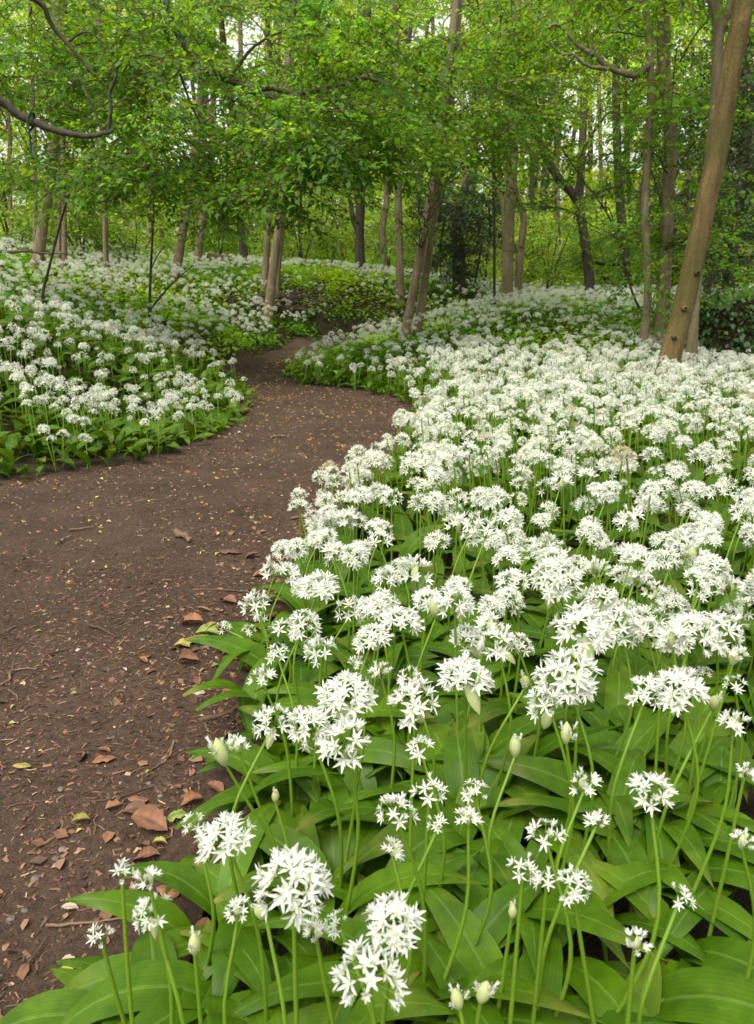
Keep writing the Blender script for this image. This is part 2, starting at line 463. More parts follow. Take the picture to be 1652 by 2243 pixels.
def path_z(x, y): return ground(x, y) + PN(np.ravel(x), np.ravel(y)) + .002

# ------------------------------------------------------------------ wild garlic templates
def garlic_leaf(L, W, rise, droop, n=13, m=4, fold=.35, twist=0.0, pet=.16, seed=0):
    r = np.random.default_rng(seed)
    t = np.linspace(0, 1, n); e = t ** 1.15
    ang = rise * (1 - e) - droop * e
    ds = L / (n - 1)
    x = np.r_[0, np.cumsum(np.cos(ang[:-1]) * ds)]; z = np.r_[0, np.cumsum(np.sin(ang[:-1]) * ds)]
    tb = np.clip((t - pet) / (1 - pet), 0, 1)
    wd = W / 2 * np.sin(np.pi * tb ** .80) ** .85 * (1 - .12 * tb) + .0024 * (1 - tb)
    wd[-1] = .0004
    s = np.linspace(-1, 1, m + 1)
    f = fold * (1 - .8 * tb) 
    wob = 1 + .05 * np.sin(7 * t + r.uniform(0, 6))
    yy = s[None] * (wd * np.cos(f) * wob)[:, None]
    hh = np.abs(s)[None] * (wd * np.sin(f))[:, None] - (s[None] ** 2) * (wd * .25 * tb)[:, None] + .0035 * np.sin(9 * t + s[None].T * 2).T * tb[:, None] * (np.abs(s)[None])
    tw = twist * t
    y2 = yy * np.cos(tw)[:, None] - hh * np.sin(tw)[:, None]; h2 = yy * np.sin(tw)[:, None] + hh * np.cos(tw)[:, None]
    X = x[:, None] - np.sin(ang)[:, None] * h2; Z = z[:, None] + np.cos(ang)[:, None] * h2
    V = np.stack([X, y2, Z], -1).reshape(-1, 3)
    i = np.arange(n - 1)[:, None] * (m + 1) + np.arange(m)[None]
    F = np.stack([i, i + 1, i + m + 2, i + m + 1], -1).reshape(-1, 4)
    U = np.stack([np.broadcast_to((s + 1) / 2, (n, m + 1)), np.broadcast_to(t[:, None], (n, m + 1))], -1).reshape(-1, 2)
    c = np.broadcast_to((1 + .25 * (1 - tb))[:, None, None], (n, m + 1, 3)).reshape(-1, 3)
    return T4(V, [(F, 0)], c, U)

def petal(spread, L=.0108, W=.0028, lod=0, mat_=0):
    """along +x tilted up by 90-spread from the floret axis +z"""
    a = math.pi / 2 - spread
    def p(x, y, h=0.0): return (x * math.cos(a) - h * math.sin(a), y, x * math.sin(a) + h * math.cos(a))
    if lod == 0:
        V = [p(.0006, 0), p(L * .45, W / 2, .0004), p(L * .45, 0, -.0004), p(L * .45, -W / 2, .0004), p(L, 0, -.0012), p(L * .8, W * .3, -.0002), p(L * .8, -W * .3, -.0002), p(L * .8, 0, -.0009)]
        F3 = np.array([(0, 2, 1), (0, 3, 2), (7, 4, 5), (6, 4, 7)]); F4 = np.array([(1, 2, 7, 5), (2, 3, 6, 7)])
        return T4(V, [(F3, mat_), (F4, mat_)])
    V = [p(0, 0), p(L * .5, W / 2), p(L, 0, -.0008), p(L * .5, -W / 2)]
    return T4(V, [(np.array([(0, 1, 2, 3)]), mat_)])
def floret(spread, lod=0, k=6, r=rng):
    ts = []
    for i in range(k):
        s = spread * r.uniform(.85, 1.12)
        ts.append(xf(petal(s, .0118 * r.uniform(.9, 1.1), .0028 if lod == 0 else .0031 * (6 / k) ** .5, lod), Rz(i * 2 * math.pi / k + r.normal(0, .1))[0]))
    if lod == 0:
        o_ = np.array([(1, 0, 0), (0, 1, 0), (-1, 0, 0), (0, -1, 0), (0, 0, 1.2), (0, 0, -.8)]) * .0014 + np.array([0, 0, .0012])
        F = np.array([(0, 1, 4), (1, 2, 4), (2, 3, 4), (3, 0, 4), (1, 0, 5), (2, 1, 5), (3, 2, 5), (0, 3, 5)])
        ts.append(T4(o_, [(F, 1)]))
        for i in range(6):     # stamens
            a = i * 1.047 + .5
            b = np.array([math.cos(a) * .0042, math.sin(a) * .0042, .0052])
            sd_ = np.array([-math.sin(a), math.cos(a), 0]) * .00035
            ts.append(T4([(sd_[0], sd_[1], .001), (-sd_[0], -sd_[1], .001), tuple(b - sd_), tuple(b + sd_)], [(np.array([(0, 1, 2, 3)]), 0)]))
    return merge(ts)
def cap_dirs(n, amax, r, amin=0.0):
    k = np.arange(n) + .5
    z = math.cos(amin) - (math.cos(amin) - math.cos(amax)) * k / n
    a = k * 2.39996 + r.normal(0, .25, n); z = np.clip(z + r.normal(0, .06, n), -1, .999)
    s = np.sqrt(1 - z * z)
    return np.stack([s * np.cos(a), s * np.sin(a), z], -1)
def umbel(n, amax, ped, spread, lod, seed, k=6, lop=None, budf=0.1):
    r = np.random.default_rng(seed); ts = []
    D = cap_dirs(n, amax, r)
    if lop is not None: D = D + np.array(lop); D /= np.linalg.norm(D, axis=1)[:, None]
    for d in D:
        L = ped * r.uniform(.78, 1.12); end = d * L
        R = align(d + np.array([0, 0, .15]))
        bud = r.random() < budf
        fl = floret(spread * (.25 if bud else r.uniform(.8, 1.1)), lod, k, r)
        Rr = R @ Rz(r.uniform(0, 6.28))[0]
        ts.append(xf(fl, Rr * r.uniform(.85, 1.12), end))
        if lod == 0: ts.append(tube_t(spline([np.zeros(3), d * L * .5 + np.array([0, 0, .001]), end], 2), .00055, 3, 2))
        elif lod == 1:
            sx = np.cross(d, [0.3, 0.2, 1.0]); sx = sx / (np.linalg.norm(sx) + 1e-9) * .0006
            ts.append(T4([sx, -sx, end - sx, end + sx], [(np.array([(0, 1, 2, 3)]), 2)]))
    return merge(ts)
def spathe_t(L=.030, W=.010, open_=True, seed=0):
    """papery pointed bract, a half-open teardrop shell"""
    r = np.random.default_rng(seed); n, m = 7, 8
    t = np.linspace(0, 1, n); rad = W / 2 * np.sin(np.pi * np.clip(t * .93 + .07, 0, 1)) ** .8; rad[-1] = .0003
    a = np.linspace(0, (math.pi * 1.15 if open_ else 2 * math.pi), m + 1)
    V = np.stack([np.cos(a)[None] * rad[:, None], np.sin(a)[None] * rad[:, None], np.broadcast_to((t * L)[:, None], (n, m + 1))], -1).reshape(-1, 3)
    i = np.arange(n - 1)[:, None] * (m + 1) + np.arange(m)[None]
    F = np.stack([i, i + 1, i + m + 2, i + m + 1], -1).reshape(-1, 4)
    return T4(V, [(F, 0)], np.broadcast_to(np.array([1, 1, 1.]), (len(V), 3)))

HEADM = [M_PETAL, M_OVARY, M_STEM]
def tmesh(name, t, mats, smooth=True):
    a = Acc(); a.add(t[0], t[1], 0, t[2], t[3]); return a.mesh(name, mats, smooth)
HEADS = {'open': [], 'loose': [], 'half': [], 'sparse': [], 'bud': []}
for s in range(5): HEADS['open'].append((tmesh('umbel', xf(umbel(42 - 3 * s, (2.0, 1.6, 1.8, 1.5, 1.7)[s], .0195, 1.0, 0, 100 + s, lop=(.12 * (s % 3), .1 * (s % 2), 0)), np.diag((1, 1, (.95, .82, .9, .8, .85)[s]))), HEADM), .060))
for s in range(4): HEADS['loose'].append((tmesh('umbel', umbel(22 - 2 * s, (1.8, 1.5, 1.6, 1.4)[s], .0200, 1.05, 0, 200 + s, budf=.22, lop=(.15 * s, 0, 0)), HEADM), .058))
for s in range(4): HEADS['half'].append((tmesh('umbel', umbel(12, 1.05, .0150, .70, 0, 300 + s, budf=.35), HEADM), .040))
for s in range(4): HEADS['sparse'].append((tmesh('umbel', umbel(8, 1.3, .0165, 1.10, 0, 400 + s, lop=(.25, 0, 0)), HEADM), .044))
for s in range(3): HEADS['bud'].append((tmesh('umbel', umbel(4, .35, .016, .22, 0, 500 + s, budf=1), HEADM), .014))
SPATHE_OPEN = [tmesh('spathe', spathe_t(.030, .013, True, s), [M_SPATHE]) for s in range(2)]
SPATHE_SHUT = [tmesh('spathe', spathe_t(.030, .0135, False, s), [M_SPATHE]) for s in range(2)]
LEAVES = []
for s in range(16):
    r = np.random.default_rng(900 + s)
    LEAVES.append(tmesh('leaf', garlic_leaf(r.uniform(.19, .26), r.uniform(.038, .056), r.uniform(1.1, 1.45), r.uniform(.3, 1.2), fold=r.uniform(.2, .5), twist=r.uniform(-.5, .5), seed=s), [M_GLEAF]))
STALKS = []
for s in range(4):
    r = np.random.default_rng(700 + s); b = r.normal(0, .035, 2)
    P = spline([(0, 0, 0), (b[0] * .8, b[1] * .8, .4), (b[0], b[1], .7), (0, 0, 1)], 4)
    ac = Acc(); tube(ac, P, np.linspace(.0025, .0016, len(P)), 6, 0, cap=False); STALKS.append(ac.mesh('stalk', [M_STEM]))

GG = 'wild garlic plants around the path'
def place_leaf(root, az, s=1.0, k=None, off=.008):
    o = bpy.data.objects.new('leaf', LEAVES[random.randrange(len(LEAVES)) if k is None else k])
    o.location = (math.cos(az) * off, math.sin(az) * off, 0); o.rotation_euler = (random.gauss(0, .12), random.gauss(0, .1), az); o.scale = (s, s, s)
    link(o, root)
def garlic(u, v, wpx, kind, h, label, lean=None, leaves=None, name='wild_garlic', dist=None):
    """a flowering plant whose flower head stands h above the ground on the line of sight u, v"""
    P = at_z(u, v, h)
    for _ in range(3): P = at_z(u, v, g1(P[0], P[1]) + h)
    dep = float(project(P)[2])
    off = np.array([random.gauss(0, .018), random.gauss(0, .018)]) if lean is None else np.array(lean)
    bx, by = P[0] - off[0], P[1] - off[1]
    bz = g1(bx, by)
    root = thing(name, label, 'wild garlic', (bx, by, bz), GG)
    hv = Vector((P[0] - bx, P[1] - by, P[2] - bz))
    q = Vector((0, 0, 1)).rotation_difference(hv.normalized())
    st = bpy.data.objects.new('stalk', random.choice(STALKS)); st.rotation_mode = 'QUATERNION'; st.rotation_quaternion = q; st.scale = (1, 1, hv.length); link(st, root)
    me, nom = random.choice(HEADS[kind])
    sc = min(1.75, max(.55, wpx * dep / FPX / nom))
    hd = bpy.data.objects.new('flower_head', me); hd.rotation_mode = 'QUATERNION'
    tl = Vector((random.gauss(0, .15), random.gauss(0, .15) - .12, 1)).normalized()
    hd.rotation_quaternion = Vector((0, 0, 1)).rotation_difference(tl) @ Matrix.Rotation(random.uniform(0, 6.28), 3, 'Z').to_quaternion()
    hd.location = hv; hd.scale = (sc,) * 3; link(hd, root)
    if kind in ('half', 'bud') or (kind in ('loose', 'open') and wpx > 95 and random.random() < .4):
        sp = bpy.data.objects.new('spathe', random.choice(SPATHE_SHUT if kind == 'bud' else SPATHE_OPEN))
        sp.rotation_euler = (random.gauss(0, .1), random.gauss(0, .1), random.uniform(0, 6.28)) if kind in ('half', 'bud') else (2.6 + random.gauss(0, .3), .3, random.uniform(0, 6.28))
        sp.location = (0, 0, -.004) if kind == 'half' else (0, 0, -.002)
        sp.scale = (1.0, 1.0, .8) if kind == 'half' else (1, 1, 1)
        link(sp, hd)
    if leaves is None:
        a0 = random.uniform(0, 6.28); leaves = [(a0 + i * 2.2 + random.gauss(0, .3), random.uniform(.75, 1.05)) for i in range(random.choice((2, 2, 3)))]
    for L in leaves: place_leaf(root, *L)
    return root

# source-pixel list (1694 x 2300): u, v, width, kind, height, label
S2D = CW / 1694.0
NEAR = [
 (510, 1890, 150, 'open', .33, 'wild garlic with full round head over the path edge, beside broad drooping leaves'),
 (659, 1987, 190, 'open', .35, 'wild garlic with the biggest, densest white flower head of the front row'),
 (885, 2079, 160, 'open', .34, 'wild garlic with large loose head above and right of the lowest round one'),
 (828, 2203, 178, 'loose', .35, 'wild garlic with large starry head lowest in the picture'),
 (274, 1972, 50, 'sparse', .33, 'wild garlic at path edge with few upright florets, leftmost of its clump'),
 (335, 1985, 58, 'half', .34, 'wild garlic at path edge with papery bud just splitting above a starry head'),
 (346, 2054, 100, 'loose', .30, 'wild garlic at path edge with small starry head on two lined stalks'),
 (228, 2110, 40, 'sparse', .24, 'wild garlic with one faded spidery white flower over bare soil'),
 (536, 2049, 48, 'half', .28, 'wild garlic with tufted half-open bud between two round front heads'),
 (438, 2141, 30, 'bud', .29, 'wild garlic with plump yellow-green bud showing a white tip beside broad leaf'),
 (597, 2059, 26, 'bud', .28, 'wild garlic with closed pale green bud just under the biggest head'),
 (710, 2105, 56, 'half', .29, 'wild garlic with half-open tuft between the biggest and the lowest head'),
 (762, 2080, 52, 'sparse', .24, 'wild garlic with shaded low florets behind the half-open front tuft'),
 (890, 1833, 105, 'loose', .33, 'wild garlic with medium starry head over dark leaves, small one hanging beneath'),
 (880, 1915, 55, 'half', .28, 'wild garlic with small half-open head hanging under a medium starry one'),
 (438, 1854, 36, 'sparse', .28, 'wild garlic with tiny cluster touching a full round head over path edge'),
 (505, 1715, 36, 'bud', .26, 'wild garlic with white pointed bud leaning out over the path on long stalk'),
 (536, 1685, 56, 'half', .29, 'wild garlic with small opening head leaning over the path above pointed bud'),
 (615, 1628, 104, 'loose', .33, 'wild garlic with starry head on thick dark stalk nearest the path'),
 (692, 1633, 112, 'open', .33, 'wild garlic with dense head right beside the starry one on thick stalk'),
 (780, 1572, 155, 'open', .34, 'wild garlic with wide white head topping a cluster of three by the path'),
 (780, 1680, 148, 'loose', .33, 'wild garlic with wide loose head lowest of a cluster of three by the path'),
 (933, 1587, 135, 'loose', .33, 'wild garlic with spread two-sided head between wide heads mid bed'),
 (946, 1690, 76, 'sparse', .30, 'wild garlic with few stars hanging below a spread two-sided head'),
 (590, 1531, 62, 'half', .30, 'wild garlic with small upright tuft at the path edge above the starry heads'),
 (623, 1474, 58, 'sparse', .28, 'wild garlic with three small stars at the path edge near yellowed leaf'),
 (723, 1469, 88, 'loose', .32, 'wild garlic with medium head set back one row from the path edge'),
 (505, 1413, 36, 'sparse', .10, 'wild garlic fallen over the dead leaves, its head farthest out on the path'),
 (559, 1420, 36, 'sparse', .10, 'wild garlic fallen over the dead leaves, second head from the path'),
 (587, 1390, 34, 'sparse', .15, 'wild garlic with tiny head just above two fallen ones on dead leaves'),
 (682, 1408, 92, 'loose', .31, 'wild garlic with loose head above green edge leaf, near dead leaves'),
 (836, 1438, 100, 'open', .33, 'wild garlic with round head standing before the dense drift mid bed'),
 (802, 1497, 42, 'half', .29, 'wild garlic with upright white tuft under round head mid bed'),
 (856, 1520, 56, 'half', .29, 'wild garlic with small nodding tuft beside upright white tuft mid bed'),
 (920, 1530, 66, 'sparse', .30, 'wild garlic with pair of small stars above the spread two-sided head'),
 (1045, 1530, 150, 'open', .34, 'wild garlic with very wide dome head alone in the middle of the bed'),
 (715, 1330, 125, 'open', .33, 'wild garlic with wide ragged head over the dead leaves at bed edge'),
 (900, 1400, 110, 'open', .34, 'wild garlic with tall stacked head rising from the bed middle'),
 (1308, 1420, 160, 'open', .37, 'wild garlic with upper of two huge stacked heads on a sheaf of stalks'),
 (1272, 1525, 165, 'open', .36, 'wild garlic with lower of two huge stacked heads on a sheaf of stalks'),
 (1235, 1590, 120, 'loose', .33, 'wild garlic with loose lower fringe of stars beneath the huge stacked heads'),
 (1555, 1425, 135, 'open', .36, 'wild garlic with tall round head at right over arching dark leaves'),
 (1530, 1555, 140, 'open', .35, 'wild garlic with broad head on two thick stalks near right border'),
 (1452, 1562, 100, 'loose', .34, 'wild garlic with loose head crossed by a stalk, beside broad right-hand head'),
 (1647, 1487, 68, 'half', .34, 'wild garlic with upright budding head near right border under tall round one'),
 (1650, 1543, 55, 'sparse', .31, 'wild garlic with wilted small stars under upright budding head near right border'),
 (1647, 1631, 70, 'half', .33, 'wild garlic with opening head on long diagonal stalk at right border'),
 (1272, 1667, 26, 'bud', .31, 'wild garlic with plump cream bud among the sheaf of stalks'),
 (1157, 1697, 28, 'bud', .26, 'wild garlic with tiny white opening bud low between dome and sheaf'),
 (1098, 1415, 70, 'half', .32, 'wild garlic with upright tufted head just above the wide dome'),
 (1165, 1456, 76, 'loose', .32, 'wild garlic with medium head between upright tuft and huge stacked heads'),
 (1395, 1410, 108, 'loose', .34, 'wild garlic with loose head just right of the huge stacked heads'),
 (1314, 1769, 70, 'half', .25, 'wild garlic with flat cluster resting behind a broad arching leaf'),
 (1460, 1790, 125, 'loose', .35, 'wild garlic with starry head and hanging papery tail on thick leaning stalk'),
 (1672, 1743, 48, 'half', .31, 'wild garlic with small head at right border over dark hanging leaves'),
 (965, 1785, 78, 'sparse', .29, 'wild garlic with three small stars above half-open cup mid foreground'),
 (1068, 1787, 68, 'sparse', .29, 'wild garlic with small leaning stars beside three-star one mid foreground'),
 (1247, 1303, 128, 'open', .34, 'wild garlic with flat wide head above the huge stacked pair'),
 (1150, 1310, 90, 'open', .33, 'wild garlic with neat dome left of the flat wide head'),
 (1145, 1256, 88, 'open', .33, 'wild garlic with full dome behind the neat dome'),
 (1355, 1349, 84, 'loose', .33, 'wild garlic with loose head above and right of the huge stacked pair'),
 (1340, 1292, 66, 'half', .33, 'wild garlic with tufted top behind loose head right of centre'),
 (1437, 1270, 95, 'loose', .34, 'wild garlic with wide flat head over dark gap of leaves at right'),
 (1432, 1313, 58, 'half', .31, 'wild garlic with cup-shaped head under wide flat one at right'),
 (1467, 1338, 56, 'half', .30, 'wild garlic with leaning cup and cream spathe at right'),
 (1570, 1338, 60, 'sparse', .31, 'wild garlic with sparse stars on long stalk above tall round right head'),
 (980, 1385, 24, 'bud', .30, 'wild garlic with slim white bud standing in the dense heads'),
 (1180, 1543, 22, 'bud', .29, 'wild garlic with cream bud right of the wide dome'),
 (1601, 1590, 24, 'bud', .32, 'wild garlic with fat cream bud on diagonal stalk near right border'),
 (1488, 1467, 36, 'half', .31, 'wild garlic with browned withered small head left of tall round right one'),
 (1585, 1518, 40, 'sparse', .29, 'wild garlic with tiny stars below tall round right head'),
 (1680, 1345, 50, 'loose', .30, 'wild garlic with small shaded head at far right border over dark leaves'),
 (1340, 1854, 48, 'half', .31, 'wild garlic with pale spathe cup topped by white tuft on slanting stalk'),
 (1226, 1885, 92, 'sparse', .32, 'wild garlic with spreading pair of stars above the lower front clusters'),
 (1175, 1955, 68, 'sparse', .31, 'wild garlic with buds and one hanging star on long front stalk'),
 (1228, 1988, 62, 'sparse', .30, 'wild garlic with small bunch between two long-stalked front clusters'),
 (1286, 1995, 78, 'loose', .31, 'wild garlic with ragged two-tier cluster, right of the three front bunches'),
 (1426, 2125, 66, 'half', .31, 'wild garlic with pale pink-white closed tuft on curved bare stalk'),
 (1526, 2023, 46, 'sparse', .26, 'wild garlic with single small star cluster lying over broad leaf at lower right'),
 (1665, 1900, 60, 'half', .30, 'wild garlic with few florets on bare stalk by lower right border'),
 (1052, 1848, 62, 'half', .29, 'wild garlic with half-open cup on slanting stalk, mid foreground'),
 (985, 1857, 40, 'sparse', .26, 'wild garlic with tiny single star left of the slanting half-open cup'),
 (1032, 2264, 30, 'bud', .29, 'wild garlic with slim white-tipped bud at the bottom border'),
 (1080, 2248, 34, 'bud', .30, 'wild garlic with fat cream double bud at the bottom border'),
 (1150, 2060, 16, 'bud', .24, 'wild garlic with small closed green bud before a broad folded leaf'),
 (618, 1800, 18, 'bud', .22, 'wild garlic with tiny closed green bud between edge leaves by the path'),
]
LEAN = {505: (-.10, -.02), 536: (-.07, -.01), 559: (-.14, 0), 590: (-.03, 0), 1460: (.05, .02), 1647: (.05, .02), 1601: (.05, 0), 1340: (.04, .02), 1052: (.05, .03)}
NEAR_UV = []
for (u, v, wd, kind, h, lab) in NEAR:
    garlic(u * S2D, v * S2D, wd * S2D, kind, h * .88, lab, LEAN.get(u))
    NEAR_UV.append((u * S2D, v * S2D))
NEAR_UV = np.array(NEAR_UV)

# ------------------------------------------------------------------ the flowering carpet: where plants stand
def flower_density(x, y, u, v, d, pd):
    """0..1 share of the full stand; u, v is where the plant's head would show"""
    f = np.ones_like(x)
    left = u < 560
    near_left = (d < 6.6) & (u < 560)
    f = np.where(near_left, np.clip((pd - .10) / .55, 0.22, 1) * .95, f)
    # second bank and hillside
    f = np.where((d >= 6.6) & (u < 800), .92, f)
    f = np.where((d >= 7) & (u >= 800), .85, f)
    f = np.where((d < 7) & (u >= 560) & (u < 940), .75, f)
    for (cu, cv, ru, rv, k) in [(150, 690, 190, 32, .85), (40, 640, 70, 40, .7), (620, 765, 190, 32, .93), (760, 650, 120, 38, .75), (860, 700, 70, 40, .6), (1150, 725, 110, 34, .85), (960, 690, 80, 30, .5),
                              (700, 600, 90, 30, .9), (1000, 660, 60, 20, .6), (330, 640, 90, 14, .6), (860, 770, 110, 26, .6), (60, 560, 120, 30, .8), (560, 640, 60, 16, .6), (1330, 720, 90, 26, .35), (90, 760, 60, 40, .5), (230, 800, 60, 22, .6), (40, 900, 60, 25, .5)]:
        q = ((u - cu) / ru) ** 2 + ((v - cv) / rv) ** 2
        f = f * (1 - k * np.exp(-q))
    nz = np.sin(x * 2.7 + 1.3 * np.sin(y * 1.9)) * np.sin(y * 2.3 + 1.1 * np.sin(x * 1.7 + 2))
    f = f * np.clip(1 + .55 * nz, .25, 1.4)
    nz2 = np.sin(x * 9 + 2 * np.sin(y * 7)) * np.sin(y * 8 + 2 * np.sin(x * 6))
    f = f * np.clip(.95 + .6 * nz2, .25, 1.3)
    return f
def sample(n, dmin, dmax, um=(-160, 1812)):
    d = np.sqrt(rng.uniform(dmin ** 2, dmax ** 2, n))
    u = rng.uniform(um[0], um[1], n)
    x = d * (u - CW / 2) / FPX / (CP + 0.0)       # a fan of ground in front of the camera
    y = d
    ok = ~in_path(x, y)
    x, y = x[ok], y[ok]
    return x, y, ground(x, y)
def area(dmin, dmax, um=(-160, 1812)): return (dmax ** 2 - dmin ** 2) / 2 * (um[1] - um[0]) / FPX

FX, FY, FZ, FH = [], [], [], []
for (d0, d1, rho) in [(.55, 1.6, 240), (1.6, 3.2, 250), (3.2, 4.6, 250), (4.6, 6.6, 210), (6.6, 10, 160), (10, 15, 95)]:
    um = (-160, 2700) if d1 < 3.3 else (-260, 2050)
    x, y, z = sample(int(area(d0, d1, um) * rho), d0, d1, um)
    h = np.where(x > -.6 + 0 * y, rng.uniform(.19, .32, len(x)), rng.uniform(.15, .26, len(x)))
    h = np.where(y > 5.5, rng.uniform(.17, .28, len(x)), h)
    pd = path_dist(x, y)
    h = h * np.clip(.7 + pd * 1.2, .7, 1)
    u, v, dep = project(np.stack([x, y, z + h], -1))
    f = flower_density(x, y, u, v, y, pd)
    f = np.where((v > 1420) & (u < 1740), 0, np.where((v > 1300) & (u < 1740), f * .80, f))                           # the front of the bed is planted one by one
    f = np.where((v > 1000) & (v <= 1300) & (u > 560), np.clip(f * 1.4, 0, 1), f)
    dm = np.min(np.hypot(u[:, None] - NEAR_UV[None, :, 0], v[:, None] - NEAR_UV[None, :, 1]), 1)
    f = np.where((dm < 26) & (v > 1200), 0, f)
    keep = (rng.random(len(x)) < f) & ~((y > 6.2) & (pd < .16))
    FX.append(x[keep]); FY.append(y[keep]); FZ.append(z[keep]); FH.append(h[keep])
FX, FY, FZ, FH = map(np.concatenate, (FX, FY, FZ, FH))
fu, fv, fdep = project(np.stack([FX, FY, FZ + FH], -1))
inview = (fu > 0) & (fu < CW) & (fv < CH) & (fv > 0)

# leaf-only plants at the very front
LEAFY = []
for (u, v, azs, sc) in [(330, 2215, [(3.3, .85), (2.7, .7)], 1), (500, 2130, [(-1.2, 1.35), (-2.2, 1.0)], 1), (660, 1750, [(2.9, 1.1), (3.5, 1.0), (-2.3, .8)], 1),
                        (680, 1690, [(3.3, .9), (-1.9, .9)], 1), (520, 1985, [(2.9, .9), (-1.6, .9)], 1), (1090, 2190, [(-.6, 1.2), (3.3, 1.3)], 1), (1330, 2190, [(-.5, 1.3), (3.6, 1.1)], 1),
                        (560, 2180, [(-1.4, 1.1), (3.4, 1.0)], 1), (340, 2120, [(-1.8, .8), (3.0, .6)], 1), (900, 2230, [(-.4, 1.1), (3.4, 1.1)], 1)]:
    p = at_z(u, v, .06); LEAFY.append((p[0], p[1], azs))
n_leafy = 0
x, y, z = sample(int(area(.30, 1.5) * 190), .30, 1.5)
u, v, dep = project(np.stack([x, y, z + .10], -1))
pdv = path_dist(x, y)
ok = (u > -60) & (u < 1700) & (v > 1350) & (v < 2560) & (pdv > .03)
for i in np.nonzero(ok)[0]:
    if n_leafy >= 84: break
    LEAFY.append((x[i], y[i], None)); n_leafy += 1
for (x_, y_, azs) in LEAFY:
    uu = project(np.array([x_, y_, .1]))[0]
    root = thing('wild_garlic', 'leafy wild garlic without flowers along the front path edge' if uu < 700 else 'leafy wild garlic without flowers under the front flower heads', 'wild garlic', (x_, y_, g1(x_, y_)), GG)
    if azs is None:
        a0 = random.uniform(0, 6.28); azs = [(a0 + k * 2.1 + random.gauss(0, .4), random.uniform(.8, 1.15)) for k in range(random.choice((2, 3, 3)))]
        pdl = float(path_dist(np.array([x_]), np.array([y_]))[0])
        azs = [(az_, sc_ * (min(1, .42 + pdl * 2.0) if math.cos(az_) < .2 else 1)) for az_, sc_ in azs]
    for az in azs: place_leaf(root, *az)

n_ind = len(NEAR) + len(LEAFY)
order = np.argsort(np.where(inview, fdep, 1e9))
solo = order[:max(0, 298 - n_ind)]
for i in solo:
    u = fu[i]
    lab = ('flowering wild garlic in the white drift next to the path, behind the front heads' if u < 900 else
           'flowering wild garlic in the middle of the white drift, behind the front heads' if u < 1280 else
           'flowering wild garlic in the white drift below the leaning trunk, behind the front heads')
    dep = fdep[i]
    garlic(fu[i], fv[i], random.uniform(.050, .066) * FPX / dep, random.choices(('open', 'loose', 'half', 'sparse'), (6, 3, 1, 1))[0], FH[i], lab)
rest = np.ones(len(FX), bool); rest[solo] = False

# ------------------------------------------------------------------ the rest of the carpet as one mass
H1 = [umbel(27 - 4 * s, (1.85, 1.6, 1.7, 1.4)[s], .0195, 1.0, 1, 40 + s, 6, budf=.15, lop=(.1 * s, 0, 0)) for s in range(4)]
H2 = [umbel(22, 1.85, .0195, 1.05, 2, 50 + s, 4, budf=.1) for s in range(4)]
H3 = [umbel(20, 1.7, .0195, 1.05, 2, 60 + s, 3, budf=.05) for s in range(4)]
H3 = [(h[0] * np.array([1, 1, 1]), h[1], h[2], h[3]) for h in H3]
# material slots of the carpet: 0 petal 1 ovary 2 stem 3 leaf
carpet = Acc()
S1 = tube_t(np.array([(0, 0, 0), (.02, .01, .5), (0, 0, 1.0)]), .0022, 3, 2)
S1 = (S1[0] * np.array([1, 1, 1]), S1[1], S1[2], S1[3])
def leaf3(n, m, s):
    r = np.random.default_rng(s)
    t = garlic_leaf(r.uniform(.16, .22), r.uniform(.042, .056), r.uniform(1.0, 1.4), r.uniform(.1, .9), n, m, r.uniform(.2, .45), r.uniform(-.5, .5), seed=s)
    return (t[0], [(f, 3) for f, _ in t[1]], t[2], t[3])
LF1 = [leaf3(8, 2, 20 + s) for s in range(6)]; LF2 = [leaf3(5, 2, 30 + s) for s in range(6)]
ri = np.nonzero(rest)[0]
for i_t in range(4):
    for (lo, hi, TT) in ((0, 3.4, H1), (3.4, 6.2, H2), (6.2, 99, H3)):
        s = ri[(FY[ri] >= lo) & (FY[ri] < hi) & (ri % 4 == i_t)]
        k = len(s); sc = rng.choice([.55, .8, .95, 1.08, 1.2], k, p=[.1, .17, .28, .28, .17]) * rng.uniform(.93, 1.07, k) * np.where(FY[s] > 6.2, 1.12, 1.04)
        R = Rx(rng.normal(0, .2, k)) @ Ry(rng.normal(0, .2, k)) @ Rz(rng.uniform(0, 6.28, k)) * sc[:, None, None]
        cr = rng.uniform(.84, 1.03, k); old = rng.random(k) < .02
        carpet.inst(TT[i_t], R, np.stack([FX[s], FY[s], FZ[s] + FH[s]], -1), np.where(old[:, None], np.array([.62, .50, .34]), np.stack([cr, cr, cr * rng.uniform(.86, 1.0, k)], -1)))
s = ri[FY[ri] < 6.5]; k = len(s)
off = rng.normal(0, .02, (k, 2))
B = np.stack([FX[s] - off[:, 0], FY[s] - off[:, 1], FZ[s]], -1); Tn = np.stack([FX[s], FY[s], FZ[s] + FH[s]], -1) - B
L = np.linalg.norm(Tn, axis=1); R = align(Tn); R = R * np.stack([np.ones(k), np.ones(k), L], -1)[:, None, :]
carpet.inst(S1, R, B)
